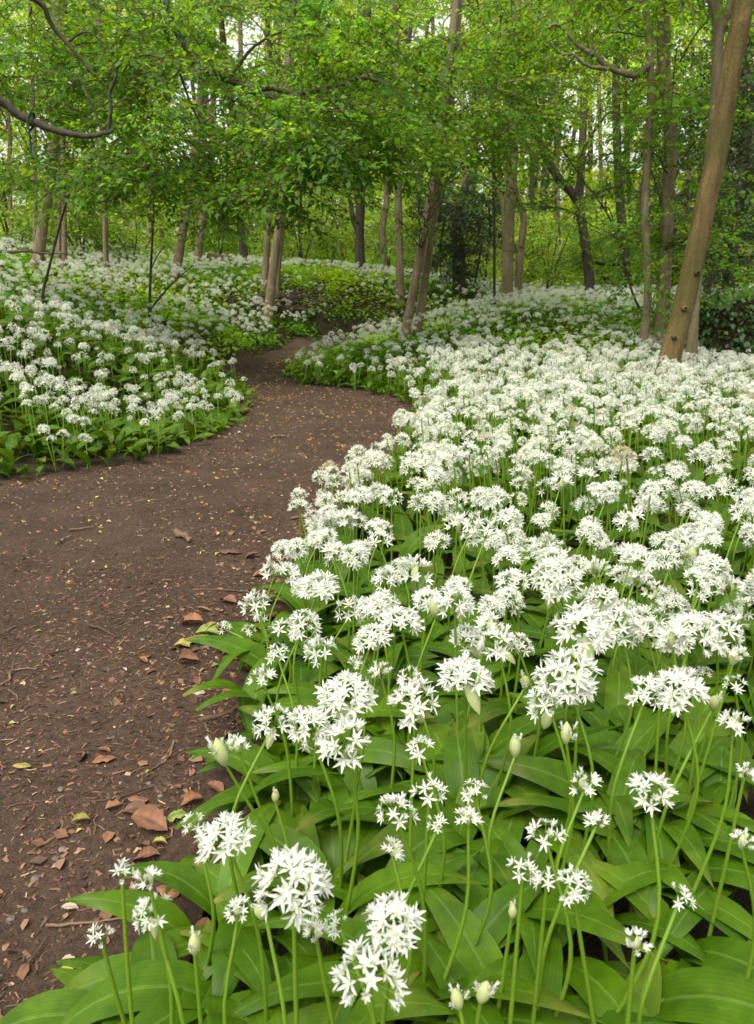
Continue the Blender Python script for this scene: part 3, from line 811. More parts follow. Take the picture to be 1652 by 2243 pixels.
# leaves of the carpet
for (d0, d1, rho, LT, smin) in [(.9, 3.2, 380, LF1, 1), (3.2, 6.6, 430, LF1, 1), (6.6, 14, 95, LF2, 1)]:
    um = (-160, 2700) if d1 < 3.3 else (-260, 2050)
    x, y, z = sample(int(area(d0, d1, um) * rho), d0, d1, um)
    u, v, dep = project(np.stack([x, y, z + .12], -1))
    if d0 < 1: 
        kp = (v < 1500) | (u > 1760); x, y, z, u, v = x[kp], y[kp], z[kp], u[kp], v[kp]
    f = flower_density(x, y, u, v, y, path_dist(x, y) + .3)
    kp = rng.random(len(x)) < np.clip(f * 1.2 + (.45 if d0 < 6 else .05), 0, 1)
    kp &= ~((y > 6.2) & (path_dist(x, y) < .18))
    x, y, z = x[kp], y[kp], z[kp]; k = len(x); pd = path_dist(x, y)
    sc = rng.uniform(.75, 1.1, k) * np.where(x < -.6, .95, 1.0) * np.clip(.72 + pd * 1.5, .72, 1)
    if d0 > 6: sc *= .95
    R = Rx(rng.normal(0, .15, k)) @ Ry(rng.normal(0, .15, k)) @ Rz(rng.uniform(0, 6.28, k)) * sc[:, None, None]
    br = rng.uniform(.75, 1.25, k)
    C = np.stack([br * rng.uniform(.9, 1.25, k), br, br * rng.uniform(.8, 1.1, k)], -1)
    for t in range(6):
        q = np.arange(k) % 6 == t
        carpet.inst(LT[t], R[q], np.stack([x[q], y[q], z[q]], -1), C[q])
o = obj('wild_garlic', carpet.mesh('wild_garlic_carpet', [M_PETAL, M_OVARY, M_STEM, M_GLEAF]))
tag(o, 'dense white carpet of wild garlic covering the banks on both sides of the path', 'wild garlic', None, 'stuff')

# ------------------------------------------------------------------ green undergrowth between the flowers
def kite(L, W, mat_=0, lift=.1):
    return T4([(0, 0, 0), (L * .45, W / 2, L * lift), (L, 0, 0), (L * .45, -W / 2, L * lift)], [(np.array([(0, 1, 2, 3)]), mat_)])
def sprig(n, h, r_, s):
    r = np.random.default_rng(s); ts = []
    for i in range(n):
        z = h * (i + 1) / n; a = i * 2.0 + r.normal(0, .4)
        k = kite(r.uniform(.035, .06), r.uniform(.022, .036))
        k = (k[0], k[1], k[2] * r.uniform(.7, 1.3), k[3])
        ts.append(xf(k, Rz(a)[0] @ Ry(r.normal(.15, .35))[0], (math.cos(a) * r_ * r.random(), math.sin(a) * r_ * r.random(), z)))
    return merge(ts)
SPR = [sprig(12, .115, .06, s) for s in range(6)]
under = Acc()
for (d0, d1, rho) in [(3.3, 6.6, 30), (6.6, 11, 150), (11, 18, 70), (18, 26, 18)]:
    x, y, z = sample(int(area(d0, d1) * rho), d0, d1)
    u, v, dep = project(np.stack([x, y, z + .12], -1))
    g = 1 - np.clip(flower_density(x, y, u, v, y, np.full(len(x), .7)), 0, 1)
    if d0 < 6: 
        g = np.where((u > 560) & (u < 900) & (v < 830), .5, np.where((u < 560) & (y > 5), .25, .0))
    elif d0 < 7:
        g = g * .62 + .5 * ((u > 470) & (u < 820) & (v > 715))
    kp = rng.random(len(x)) < np.clip(g * 1.0 + (.25 if d0 > 6 else 0), 0, 1)
    kp &= path_dist(x, y) > .09
    x, y, z, u, v = x[kp], y[kp], z[kp], u[kp], v[kp]; k = len(x)
    sc = rng.uniform(.75, 1.4, k) * (1.35 if d0 >= 11 else 1.0) * (1.6 if d0 >= 18 else 1.0)
    R = Rx(rng.normal(0, .25, k)) @ Ry(rng.normal(0, .25, k)) @ Rz(rng.uniform(0, 6.28, k)) * sc[:, None, None]
    patch = np.sin(x * 1.7 + np.sin(y)) * np.sin(y * 1.3 + 2)
    br = rng.uniform(.7, 1.3, k) * (1 + .3 * patch)
    C = np.stack([br * (.82 + .22 * patch), br, br * .8], -1)
    for t in range(6):
        q = np.arange(k) % 6 == t
        under.inst(SPR[t], R[q], np.stack([x[q], y[q], z[q] - .01], -1), C[q])
o = obj('undergrowth', under.mesh('undergrowth', [M_UNDER]))
tag(o, 'low bright green nettle-like undergrowth between the white flower drifts', 'undergrowth', None, 'stuff')

# ------------------------------------------------------------------ litter on the path
lit = Acc()
def chip(s):
    r = np.random.default_rng(s); L, W = r.uniform(.009, .024), r.uniform(.0016, .0042)
    if s % 2: L = r.uniform(.006, .012); W = L * r.uniform(.4, .8)
    j = lambda q: r.normal(0, q)
    m_ = r.uniform(-.3, .3) * L; y0 = j(W * .6)
    return T4([(-L / 2, -W / 2 + j(W * .2), 0), (m_, -W * .6 + y0, .0007 + j(.0004)), (L / 2, -W * .25 + j(W * .3), 0), (L / 2 * .9, W * .3 + j(W * .2), .0003), (m_, W * .5 + y0, .0008), (-L / 2 * .9, W * .4 + j(W * .2), .0002)], [(np.array([(0, 1, 4, 5), (1, 2, 3, 4)]), 0)])
CHIPS = [chip(s) for s in range(16)]
def blob(s, R_):
    r = np.random.default_rng(s); V = []
    for i in range(10):
        a = r.uniform(0, 6.28); e = r.uniform(0, 1.5); p = R_ * r.uniform(.3, 1) * np.array([math.cos(a) * math.cos(e), math.sin(a) * math.cos(e), math.sin(e) * .8])
        t = r.normal(0, R_ * .45, (2, 3)); V.append(T4([p, p + t[0], p + t[0] + t[1], p + t[1]], [(np.array([(0, 1, 2, 3)]), 0)]))
    return merge(V)
BLOBS = [blob(s, .0065) for s in range(6)]
def path_pts(n, ymax=8.5):
    y = ymax * rng.random(n) ** .95 * 1.0 + .25; x = rng.uniform(-3.3, 1.0, n)
    u, v, dep = project(np.stack([x, y, 0 * x], -1))
    ok = in_path(x, y) & (u > -150) & (u < 1500) & (v < 2500)
    return x[ok], y[ok], u[ok], v[ok]
pal = np.array([(.100, .052, .032), (.120, .064, .040), (.055, .034, .024), (.032, .022, .017), (.17, .095, .055), (.26, .18, .11), (.085, .038, .024)])
x, y, u, v = path_pts(340000, 5.5)
pdist = path_dist(x, y)
dens = np.clip(.28 + .55 * np.exp(-pdist / .22) + np.clip((v - 1150) / 700, 0, .8), 0, 1)
dens *= np.clip(1 + .9 * np.sin(x * 5 + 2 * np.sin(y * 3)) * np.sin(y * 4.4 + 1), .25, 1.5)
kp = (rng.random(len(x)) < dens * np.clip(1.9 / y, .25, 1)); x, y = x[kp], y[kp]; k = len(x)
print('chips', k)
z = path_z(x, y)
R = Rz(rng.uniform(0, 6.28, k)) @ Ry(rng.normal(0, .16, k)) @ Rx(rng.normal(0, .3, k)) * (.28 + .85 * rng.random(k) ** 2.2)[:, None, None]
C = 1.25 * pal[rng.choice(7, k, p=[.24, .22, .18, .16, .1, .04, .06])] * rng.uniform(.7, 1.3, (k, 1))
for t in range(16):
    q = np.arange(k) % 16 == t
    lit.inst(CHIPS[t], R[q], np.stack([x[q], y[q], z[q] + .001], -1), C[q])
# fallen bud scales, tan and orange
x, y, u, v = path_pts(15000, 8.5)
kp = rng.random(len(x)) < np.clip((y - .9) / 2.2, .08, 1) * .6; x, y = x[kp], y[kp]; k = len(x); z = path_z(x, y)
R = Rz(rng.uniform(0, 6.28, k)) * (rng.uniform(.65, 1.3, k) * np.clip(.7 + y * .07, .7, 1.25))[:, None, None]
C = np.array([(.38, .21, .09), (.32, .18, .09), (.24, .13, .07), (.42, .28, .12)])[rng.integers(0, 4, k)] * rng.uniform(.6, 1.1, (k, 1))
for t in range(6):
    q = np.arange(k) % 6 == t
    lit.inst(BLOBS[t], R[q], np.stack([x[q], y[q], z[q] + .001], -1), C[q])
# small yellow and green leaf bits, pale petals
x, y, u, v = path_pts(620, 4.5); k = len(x); z = path_z(x, y)
kt = kite(.017, .010, 0, .25)
R = Rz(rng.uniform(0, 6.28, k)) @ Ry(rng.normal(0, .3, k)) @ Rx(rng.normal(0, .3, k)) * rng.uniform(.5, 1.2, k)[:, None, None]
C = np.array([(.38, .38, .10), (.26, .32, .08), (.45, .40, .16), (.55, .55, .45), (.50, .34, .05)])[rng.choice(5, k, p=[.35, .25, .2, .1, .1])] * rng.uniform(.7, 1.1, (k, 1))
lit.inst(kt, R, np.stack([x, y, z + .004], -1), C)
# pebbles
x, y, u, v = path_pts(1500, 4.0); k = len(x); z = path_z(x, y)
ico = np.array([(0, 0, 1), (.89, 0, .45), (.28, .85, .45), (-.72, .53, .45), (-.72, -.53, .45), (.28, -.85, .45), (.72, .53, -.45), (-.28, .85, -.45), (-.89, 0, -.45), (-.28, -.85, -.45), (.72, -.53, -.45), (0, 0, -1)])
icf = np.array([(0, 1, 2), (0, 2, 3), (0, 3, 4), (0, 4, 5), (0, 5, 1), (1, 6, 2), (2, 7, 3), (3, 8, 4), (4, 9, 5), (5, 10, 1), (6, 7, 2), (7, 8, 3), (8, 9, 4), (9, 10, 5), (10, 6, 1), (6, 11, 7), (7, 11, 8), (8, 11, 9), (9, 11, 10), (10, 11, 6)])
R = Rz(rng.uniform(0, 6.28, k)) * np.stack([rng.uniform(.003, .008, k), rng.uniform(.003, .006, k), rng.uniform(.002, .004, k)], -1)[:, None, :]
lit.inst(T4(ico, [(icf, 0)]), R, np.stack([x, y, z], -1), np.array([(.12, .105, .09)]) * rng.uniform(.5, 1.4, (k, 1)))
# dead leaf scraps along the bed edge
x, y, u, v = path_pts(30000, 3.2); pdist = path_dist(x, y)
kp = (rng.random(len(x)) < .30 * np.exp(-pdist / .10)) & (x > -.75); x, y = x[kp], y[kp]; k = len(x); z = path_z(x, y)
print('scraps', k)
sc_ = T4([(-.014, -.006, 0), (.002, -.010, .006), (.016, -.002, .001), (.010, .008, .005), (-.006, .010, .001), (0, 0, .002)], [(np.array([(0, 1, 5), (1, 2, 5), (2, 3, 5), (3, 4, 5), (4, 0, 5)]), 0)])
R = Rz(rng.uniform(0, 6.28, k)) @ Ry(rng.normal(0, .35, k)) @ Rx(rng.normal(0, .35, k)) * rng.uniform(.3, .85, k)[:, None, None]
lit.inst(sc_, R, np.stack([x, y, z + .003], -1), np.array([(.17, .085, .045), (.13, .065, .038), (.21, .12, .065), (.08, .048, .03)])[rng.integers(0, 4, k)] * rng.uniform(.7, 1.2, (k, 1)))
o = obj('leaf_litter', lit.mesh('leaf_litter', [M_LITTER], False))
tag(o, 'reddish brown bark chips, bud scales and leaf scraps strewn over the path', 'leaf litter', None, 'stuff')

# ------------------------------------------------------------------ single dead leaves
def dead_leaf(L, W, curl, lobes, seed, c):
    r = np.random.default_rng(seed); n, m = 15, 6
    t = np.linspace(0, 1, n); s = np.linspace(-1, 1, m + 1)
    wd = W / 2 * np.sin(np.pi * t ** .85) ** .7
    if lobes: wd = wd * (.62 + .48 * np.abs(np.sin(t * math.pi * lobes)))
    wd = wd * (1 + .08 * r.normal(0, 1, n)); wd[0] = wd[-1] = .0006
    x = (t - .5) * L; Y = s[None] * wd[:, None] * (1 + .05 * r.normal(0, 1, (n, m + 1)))
    h = curl * (s[None] ** 2) * (wd[:, None] / W * 2) * W * .55 + .16 * L * np.sin(t * 2.6 + r.uniform(-.3, .6))[:, None] + .03 * L * np.sin(t * 9 + r.uniform(0, 6))[:, None] * np.abs(s)[None]
    V = np.stack([np.broadcast_to(x[:, None], Y.shape), Y * (1 - .25 * abs(curl)), h], -1).reshape(-1, 3)
    V[:, 2] -= np.percentile(V[:, 2], 4)
    i = np.arange(n - 1)[:, None] * (m + 1) + np.arange(m)[None]
    F = np.stack([i, i + 1, i + m + 2, i + m + 1], -1).reshape(-1, 4)
    a = Acc(); cc = np.array(c) * np.where((np.abs(s) < .05)[None, :, None], .6, 1.0) * (1 + .12 * r.normal(0, 1, (n, m + 1, 1)))
    a.add(V, F, 0, np.clip(cc, .005, 1).reshape(-1, 3))
    return a.mesh('dead_leaf', [M_DEAD])
BR, RU, DK, YE, GR, PA = (.18, .085, .045), (.23, .110, .048), (.10, .055, .034), (.25, .215, .055), (.17, .22, .045), (.34, .27, .20)
DEAD = [ # display-pixel u, v, length px, colour, lobes, curl, label
 (329, 1803, 88, BR, 0, .5, 'long brown dead leaf lying alone, largest on the path'),
 (303, 1750, 44, BR, 2, .9, 'crumpled brown dead leaf just above the largest one'),
 (248, 1764, 32, RU, 2, .6, 'small rusty lobed dead leaf left of the crumpled one'),
 (296, 1775, 50, DK, 0, .4, 'dark flat dead leaf tucked under the crumpled one'),
 (388, 1787, 42, GR, 2, .3, 'lime green fallen leaf touching the garlic edge'),
 (177, 1796, 34, YE, 0, .8, 'curled yellow dead leaf by itself on the left of the path'),
 (227, 1660, 46, BR, 2, .3, 'brown lobed dead leaf flat on bare soil'),
 (228, 1638, 26, BR, 0, .3, 'small brown leaf touching the top of the lobed one'),
 (312, 1668, 26, RU, 1, .3, 'small rusty leaf right of the brown lobed one'),
 (423, 1363, 46, RU, 0, .7, 'orange-brown arched dead leaf above the yellowed heap'),
 (414, 1449, 42, BR, 0, .9, 'humped brown dead leaf below the yellowed heap'),
 (313, 1449, 26, BR, 0, .5, 'small brown dead leaf lying apart on the bare path'),
 (425, 1402, 62, YE, 2, .8, 'big yellowed maple leaf heap at path edge'),
 (455, 1388, 50, GR, 2, .6, 'greenish yellow leaf on top of the yellowed heap'),
 (398, 1412, 34, YE, 0, .5, 'small yellow leaf on the left fringe of the heap'),
 (514, 1427, 52, DK, 0, .4, 'dark reddish dead leaf under the fallen garlic heads'),
 (545, 1408, 44, RU, 0, .6, 'bright rusty dead leaf beside the fallen garlic heads'),
 (540, 1440, 46, BR, 0, .5, 'brown dead leaf in front of the rusty one by the bed'),
 (462, 1374, 44, BR, 0, .4, 'brown dead leaf between heap and fallen garlic'),
 (500, 1316, 44, BR, 1, .3, 'ragged brown dead leaf near a thin twig on the path'),
 (446, 1334, 24, RU, 0, .6, 'small upturned rusty leaf above the arched one'),
 (514, 1514, 50, BR, 0, .3, 'flat brown dead leaf at the bed edge below the heap'),
 (436, 1516, 26, PA, 0, .3, 'pale tan scrap of leaf out on the soil'),
 (568, 1255, 26, RU, 0, .6, 'orange dead leaf under the outermost upper garlic head'),
 (504, 1205, 48, DK, 2, .4, 'grey-brown lobed leaf mid path beside a twig'),
 (555, 1215, 30, DK, 0, .5, 'grey-brown curled leaf right of the lobed one'),
 (600, 1318, 44, BR, 0, .5, 'brown dead leaf in shade of the ragged garlic head'),
 (590, 1352, 50, BR, 0, .4, 'brown leaf half under the bed edge leaves'),
 (560, 1385, 40, RU, 0, .7, 'rusty leaf behind the fallen garlic stalks'),
 (612, 1300, 36, BR, 0, .5, 'dead brown leaf pressed against the bed stalks'),
 (325, 1872, 46, BR, 0, .6, 'brown leaf folded beside a pale one below the largest'),
 (314, 1850, 28, DK, 0, .4, 'dark narrow leaf just above the folded one'),
 (368, 1945, 52, RU, 0, 1.0, 'bright orange curled dead leaf under the big edge leaves'),
 (150, 2098, 36, PA, 0, .4, 'pale stone-coloured leaf near lower left corner'),
 (152, 1982, 34, PA, 0, .3, 'pale yellowish leaf left of the thick stick'),
 (117, 2222, 30, PA, 0, .5, 'pale twisted leaf at the bottom border'),
 (320, 2165, 60, BR, 0, .5, 'brown dead leaf between two bottom garlic clumps'),
 (447, 2025, 50, BR, 0, .5, 'brown dead leaf in shade under the front garlic leaves'),
 (560, 1690, 60, RU, 0, .4, 'rusty leaf showing between edge garlic leaves'),
 (470, 1722, 46, BR, 0, .5, 'brown leaf under the drooping outermost garlic leaf'),
 (420, 1755, 44, RU, 0, .6, 'rust leaf by the holed garlic leaf at the edge'),
 (48, 1679, 34, YE, 0, .3, 'dull yellow-brown leaf near left border'),
 (590, 1500, 44, BR, 0, .5, 'brown leaf below the upright garlic tuft at the edge'),
 (350, 1845, 30, YE, 1, .7, 'yellow-green withered scrap right of the largest leaf'),
]
for k, (u, v, wpx, c, lb, cu, lab) in enumerate(DEAD):
    P = at_z(u, v, .01); dep = project(P)[2]; L = wpx * dep / FPX * 1.1
    zz = float(path_z(np.array([P[0]]), np.array([P[1]]))[0]) if in_path(P[0:1], P[1:2])[0] else g1(P[0], P[1])
    o = obj('dead_leaf', dead_leaf(L, L * random.uniform(.5, .72), cu * random.choice((1, 1, -.5)), lb, 50 + k, c), None, (P[0], P[1], zz + .003))
    o.rotation_euler = (random.gauss(0, .12), random.gauss(0, .12), random.uniform(-.6, .6) + (3.14 if random.random() < .5 else 0))
    tag(o, lab, 'dead leaf', 'dead leaves at the path edge')

# ------------------------------------------------------------------ sticks on the path
STICKS = [
 ([(637, 1132), (690, 1126), (740, 1125)], 7, 'bent twig reaching the bed, upper right of the path'),
 ([(690, 1092), (745, 1089)], 4, 'short thin twig above the bent one by the bed'),
 ([(385, 1163), (400, 1170), (417, 1181)], 16, 'stubby thick piece of stick alone mid path'),
 ([(123, 1180), (140, 1170), (156, 1164)], 6, 'short grey stick slanting on the left of the path'),
 ([(150, 1150), (205, 1144)], 5, 'thin straight stick above the slanting grey one'),
 ([(422, 1285), (500, 1287), (572, 1294)], 4, 'long thin straight twig lying across the path near ragged leaf'),
 ([(595, 960), (612, 957), (626, 958)], 5, 'small pale twig far up the path near the bend'),
 ([(295, 1090), (322, 1088)], 6, 'small chunky stick at left near the flower bank'),
 ([(320, 1078), (342, 1070)], 3, 'tiny twig just behind the chunky stick'),
 ([(860, 1010), (835, 1012), (800, 1020)], 6, 'low twig coming out of the bed at the bend'),
 ([(191, 1363), (220, 1370), (252, 1390)], 6, 'crooked twig in middle left of the path'),
 ([(106, 1424), (160, 1412)], 4, 'thin straight reddish stick, left middle of the path'),
 ([(0, 1494), (20, 1484), (22, 1466), (50, 1460), (80, 1459)], 6, 'forked wiry twig at the left border'),
 ([(8, 1378), (38, 1360)], 4, 'pale splinter close to the left border'),
 ([(18, 1505), (36, 1518), (38, 1530)], 5, 'small hooked twig below the forked wiry one'),
 ([(155, 1477), (163, 1488), (162, 1502)], 4, 'small upright hooked twig mid left of the path'),
 ([(380, 1615), (372, 1650), (345, 1670), (320, 1692)], 6, 'thin curved twig above the crumpled leaves'),
 ([(96, 1842), (132, 1815), (136, 1790)], 8, 'dark bent twig near yellow curled leaf'),
 ([(435, 1572), (490, 1560), (530, 1540), (556, 1533)], 12, 'thick root-like branch pointing into the garlic bed'),
 ([(410, 1650), (440, 1640), (470, 1632)], 13, 'thick grey branch stub at the bed edge'),
 ([(216, 1968), (245, 1962), (276, 1957)], 20, 'thick grey-brown stick beside the lower garlic clump'),
 ([(98, 2018), (180, 2012), (272, 2001)], 7, 'long straight stick below the thick grey-brown one'),
 ([(440, 1416), (462, 1410), (490, 1400)], 9, 'dark curved stick running under the yellowed heap'),
 ([(200, 1748), (260, 1738), (330, 1716)], 5, 'long thin twig running under the crumpled leaves'),
 ([(60, 2100), (90, 2060), (100, 2040)], 5, 'thin twig near the lower left corner'),
 ([(30, 1755), (80, 1748), (140, 1740)], 4, 'thin wiry twig at lower left of the path'),
 ([(520, 1560), (560, 1548), (600, 1546)], 8, 'brown stick tucked into the bed beside root-like branch'),
]
for (pts, wpx, lab) in STICKS:
    P = np.array([at_z(u, v, .012) for (u, v) in pts]); c0 = P.mean(0); dep = project(c0)[2]
    r = wpx / 2 * dep / FPX
    P[:, 2] = ground(P[:, 0], P[:, 1]) + .004 + r * .8
    Q = spline(P, 6); Q += rng.normal(0, r * .25, Q.shape) 
    a = Acc(); tube(a, Q - c0, np.linspace(r, r * .6, len(Q)) * rng.uniform(.85, 1.15, len(Q)), 7, 0, .05, np.array((1.0, .95, .9)) * random.uniform(.8, 2.0))
    o = obj('stick', a.mesh('stick', [M_TWIG]), None, tuple(c0)); tag(o, lab, 'stick', 'sticks on the path')

# ------------------------------------------------------------------ trees
def spray(n_side, L, leafL, seed, droop=.25):
    r = np.random.default_rng(seed); ts = []; W = leafL * .56
    def run(p0, ang, L, n, dr):
        for i in range(n):
            t = (i + 1) / n; s = 1 if i % 2 else -1
            p = p0 + np.array([math.cos(ang) * L * t, math.sin(ang) * L * t, -dr * L * t * t + r.normal(0, .012)])
            a = ang + s * r.uniform(.6, 1.1); l = leafL * r.uniform(.65, 1.15)
            k = kite(l, W * l / leafL, 0, .12)
            br = r.uniform(.65, 1.35)
            k = (k[0], k[1], k[2] * np.array([br * r.uniform(.85, 1.2), br, br]), k[3])
            ts.append(xf(k, Rz(a)[0] @ Ry(r.normal(.3, .4))[0] @ Rx(r.normal(0, .45))[0], p))
        if leafL < .08:
            tt = np.linspace(0, 1, 4)[:, None]
            ts.append(tube_t(p0 + np.concatenate([math.cos(ang) * L * tt, math.sin(ang) * L * tt, -dr * L * tt ** 2], 1), np.linspace(.0035, .0012, 4), 3, 1))
    run(np.zeros(3), 0, L, int(L / leafL * 1.7), droop)
    for i in range(n_side):
        t = r.uniform(.1, .8); s = 1 if i % 2 else -1
        run(np.array([L * t, 0, -droop * L * t * t]), s * r.uniform(.5, 1.0), L * r.uniform(.35, .6), int(L * .5 / leafL * 1.7), droop)
    return merge(ts)
SPRAY = [spray(4, .48, .054, 10 + s) for s in range(6)]
SPRAYF = [spray(3, .80, .105, 20 + s) for s in range(5)]
SPRAYB = [spray(3, 1.3, .17, 30 + s) for s in range(4)]

GAPS = [(545, 70, 85, 60), (428, 195, 60, 45), (492, 225, 34, 34), (1262, 268, 56, 32), (900, 62, 48, 28), (1000, 205, 40, 30), (1190, 210, 30, 26), (985, 30, 50, 26), (250, 70, 26, 22), (390, 320, 40, 22), (610, 145, 30, 20), (1350, 330, 36, 24), (30, 420, 36, 40)]
def open_sky(P):
    u, v, d_ = project(P); bad = np.zeros(len(P), bool)
    for gu, gv, ru, rv in GAPS: bad |= ((u - gu) / ru) ** 2 + ((v - gv) / rv) ** 2 < 1
    return bad
def crown_fill(acc, clusters, TT, tintc, base):
    for (c, rad, n) in clusters:
        p = rng.normal(0, 1, (n, 3)); p /= np.linalg.norm(p, axis=1)[:, None]; p *= (rng.random(n) ** .42)[:, None]
        out = np.arctan2(p[:, 1], p[:, 0])
        P = c + p * rad - base
        # layered: pull towards a few level storeys
        lay = max(.16, rad[2] * .28); P[:, 2] = np.where(rng.random(n) < .6, np.round(P[:, 2] / lay) * lay + rng.normal(0, lay * .12, n), P[:, 2])
        R = Rz(out + rng.normal(0, .9, n)) @ Ry(rng.normal(.12, .28, n)) @ Rx(rng.normal(0, .28, n)) * rng.uniform(.75, 1.25, n)[:, None, None]
        L_ = np.abs(TT[0][0][:, 0]).max() * .5
        kp = ~open_sky(P + base + R[:, :, 0] * L_); P = P[kp]; R = R[kp]; n = len(P)
        if n == 0: continue
        br = rng.uniform(.65, 1.35, n); hue = rng.normal(0, .10, n)
        C = np.stack([br * (1 + hue), br, br * (1 - hue)], -1) * np.array(tintc)
        for t in range(len(TT)):
            q = np.arange(n) % len(TT) == t
            acc.inst(TT[t], R[q], P[q], C[q])
def cl(u, v, d, ru, rv, rd, n):
    c = at_dist(u, v, d); k = d / FPX
    return (c, np.array([ru * k, rd, rv * k]), n)
GT = 'woodland trees'
def tree(label, pts, d, w0, w1, top=7.5, clusters=(), leaf=M_TREE, TT=SPRAY, tintc=(1, 1, 1), bark=M_BEECH, limbs=(), auto=None, group=GT, name='tree', ns=12, twigs=8, hid=.35, depths=None, rough=.05, lean=None):
    top = min(top, HC + .47 * d + .6); w0 *= .80; w1 *= .80
    D = [d] * len(pts) if depths is None else depths
    P = [at_dist(u, v, dd) for (u, v), dd in zip(pts, D)]
    k = d / FPX
    base = P[0].copy(); base[2] = g1(base[0], base[1])
    low = base.copy(); low[2] -= .1
    P = [low] + ([P[0]] if P[0][2] > base[2] + .08 else []) + P[1:]
    dr = P[-1] - P[-2]; dr = dr / np.linalg.norm(dr)
    while P[-1][2] < top:
        dr = dr * .8 + np.array([random.gauss(0, .08), random.gauss(0, .08), .25]); dr /= np.linalg.norm(dr)
        P.append(P[-1] + dr * max(.6, (top - P[-1][2]) * .35 + .2))
    Q = spline(P, 7)
    zrel = (Q[:, 2] - base[2]) ; vis = P[min(len(pts), len(P) - 1)][2] - base[2]
    r = np.where(zrel < vis, w0 + (w1 - w0) * np.clip(zrel / max(vis, .01), 0, 1), w1 * np.clip(1 - .75 * (zrel - vis) / max(top - base[2] - vis, .5), .18, 1)) / 2 * k
    r = r * (1 + .30 * np.exp(-np.clip(zrel - .10, 0, 9) / .16))
    root = thing(name, label, 'tree', tuple(base), group)
    a = Acc(); tube(a, Q - base, r, ns, 0, rough); obj('trunk', a.mesh('trunk', [bark]), root)
    for (lp, lw, ld) in limbs:
        LP = np.array([at_dist(uu, vv, dd) for (uu, vv), dd in zip(lp, ld if isinstance(ld, (list, tuple)) else [ld] * len(lp))])
        LQ = spline(LP, 7); LQ = LQ + rng.normal(0, lw * .05 * k, LQ.shape)
        a = Acc(); tube(a, LQ - base, np.linspace(lw, max(lw * .35, 1.5), len(LQ)) / 2 * k, 7, 0, .06); obj('limb', a.mesh('limb', [bark]), root)
    cs = list(clusters)
    if auto:                       # (number of sprays, lowest pixel row of the crown, half width px)
        n, vb, ru = auto
        zb = HC + (HORIZON - vb) * k * 1.02; zt = max(HC + .43 * d + .3, zb + 1.0)
        cx, cyy = np.interp(zb + 1, Q[:, 2], Q[:, 0]), np.interp(zb + 1, Q[:, 2], Q[:, 1])
        for j in range(3):
            cs.append((np.array([cx + random.gauss(0, ru * k * .35), cyy + random.gauss(0, .4), zb + (zt - zb) * (.3 + .22 * j)]), np.array([ru * k * random.uniform(.7, 1.1), ru * k * random.uniform(.7, 1.0), (zt - zb) * .32]), n // 3))
    if twigs and cs:
        a = Acc();
        for j in range(twigs):
            c, rad, n = random.choice(cs)
            e = c + rad * np.array([random.uniform(-.8, .8), random.uniform(-.8, .8), random.uniform(-.7, .6)])
            zz = min(max(e[2] - random.uniform(-.1, .9), base[2] + 1.0), Q[-1][2])
            s0 = np.array([np.interp(zz, Q[:, 2], Q[:, 0]), np.interp(zz, Q[:, 2], Q[:, 1]), zz])
            mid = (s0 + e) / 2 + np.array([random.gauss(0, .15), random.gauss(0, .15), random.uniform(-.05, .25)])
            LQ = spline([s0, mid, e], 6); LQ = LQ + rng.normal(0, .015, LQ.shape)
            tube(a, LQ - base, np.linspace(max(w1 * .16, 3), 1.2, len(LQ)) / 2 * k, 5, 0, .05)
            obj('branch', a.mesh('branch', [M_TWIG]), root); a = Acc()
    if cs:
        a = Acc(); crown_fill(a, cs, TT, tintc, base); obj('crown', a.mesh('crown', [leaf, M_TWIG]), root)
    return root

# right-hand group
tree('thick ochre-brown trunk leaning right, its bark scarred, rising from the white drift', [(1465, 800), (1492, 690), (1522, 560), (1547, 440), (1572, 330), (1600, 160), (1630, -20)], 4.75, 53, 46, 7, bark=M_OCHRE, ns=28, rough=.035, twigs=0, clusters=[cl(1600, -260, 5, 500, 240, 1.6, 120)])
T1 = bpy.data.objects['tree']
for (u, v, r_) in [(1528, 598, .018), (1501, 676, .020), (1478, 740, .013)]:
    kp_ = at_dist(u, v, 4.685) - np.array(T1.location); a = Acc(); V = []
    for j in range(6):
        for i in range(12):
            an = i / 12 * 6.283; q = (j / 5)
            rr = r_ * (1.5 - q * 1.2) * (1 + .18 * math.sin(3 * an + j)); V.append((math.cos(an) * rr, .035 - .05 * math.sin(min(q, .75) * 2.1) + (.02 if j == 5 else 0), math.sin(an) * rr * .8))
    a.add(np.array(V), np.array([(j * 12 + i, j * 12 + (i + 1) % 12, j * 12 + 12 + (i + 1) % 12, j * 12 + 12 + i) for j in range(5) for i in range(12)]))
    obj('knot', a.mesh('knot', [M_DBARK if r_ < .02 else M_OCHRE]), T1, tuple(kp_))
tree('pale slender trunk with leafy shoots just behind the thick leaning one', [(1446, 740), (1456, 600), (1463, 450), (1470, 290), (1454, 130), (1455, -20)], 6.9, 35, 31, 8, ns=14, rough=.03,
     clusters=[cl(1530, 215, 6.6, 75, 40, .35, 16), cl(1465, 255, 6.6, 70, 45, .35, 12), cl(1445, 500, 6.7, 45, 110, .3, 26), cl(1500, 430, 6.8, 40, 60, .3, 10), cl(1520, 560, 6.8, 30, 60, .3, 8), cl(1440, 660, 6.75, 30, 60, .25, 12), cl(1500, -60, 7, 300, 60, 1.2, 60)], tintc=(1.15, 1.2, 1), twigs=10)
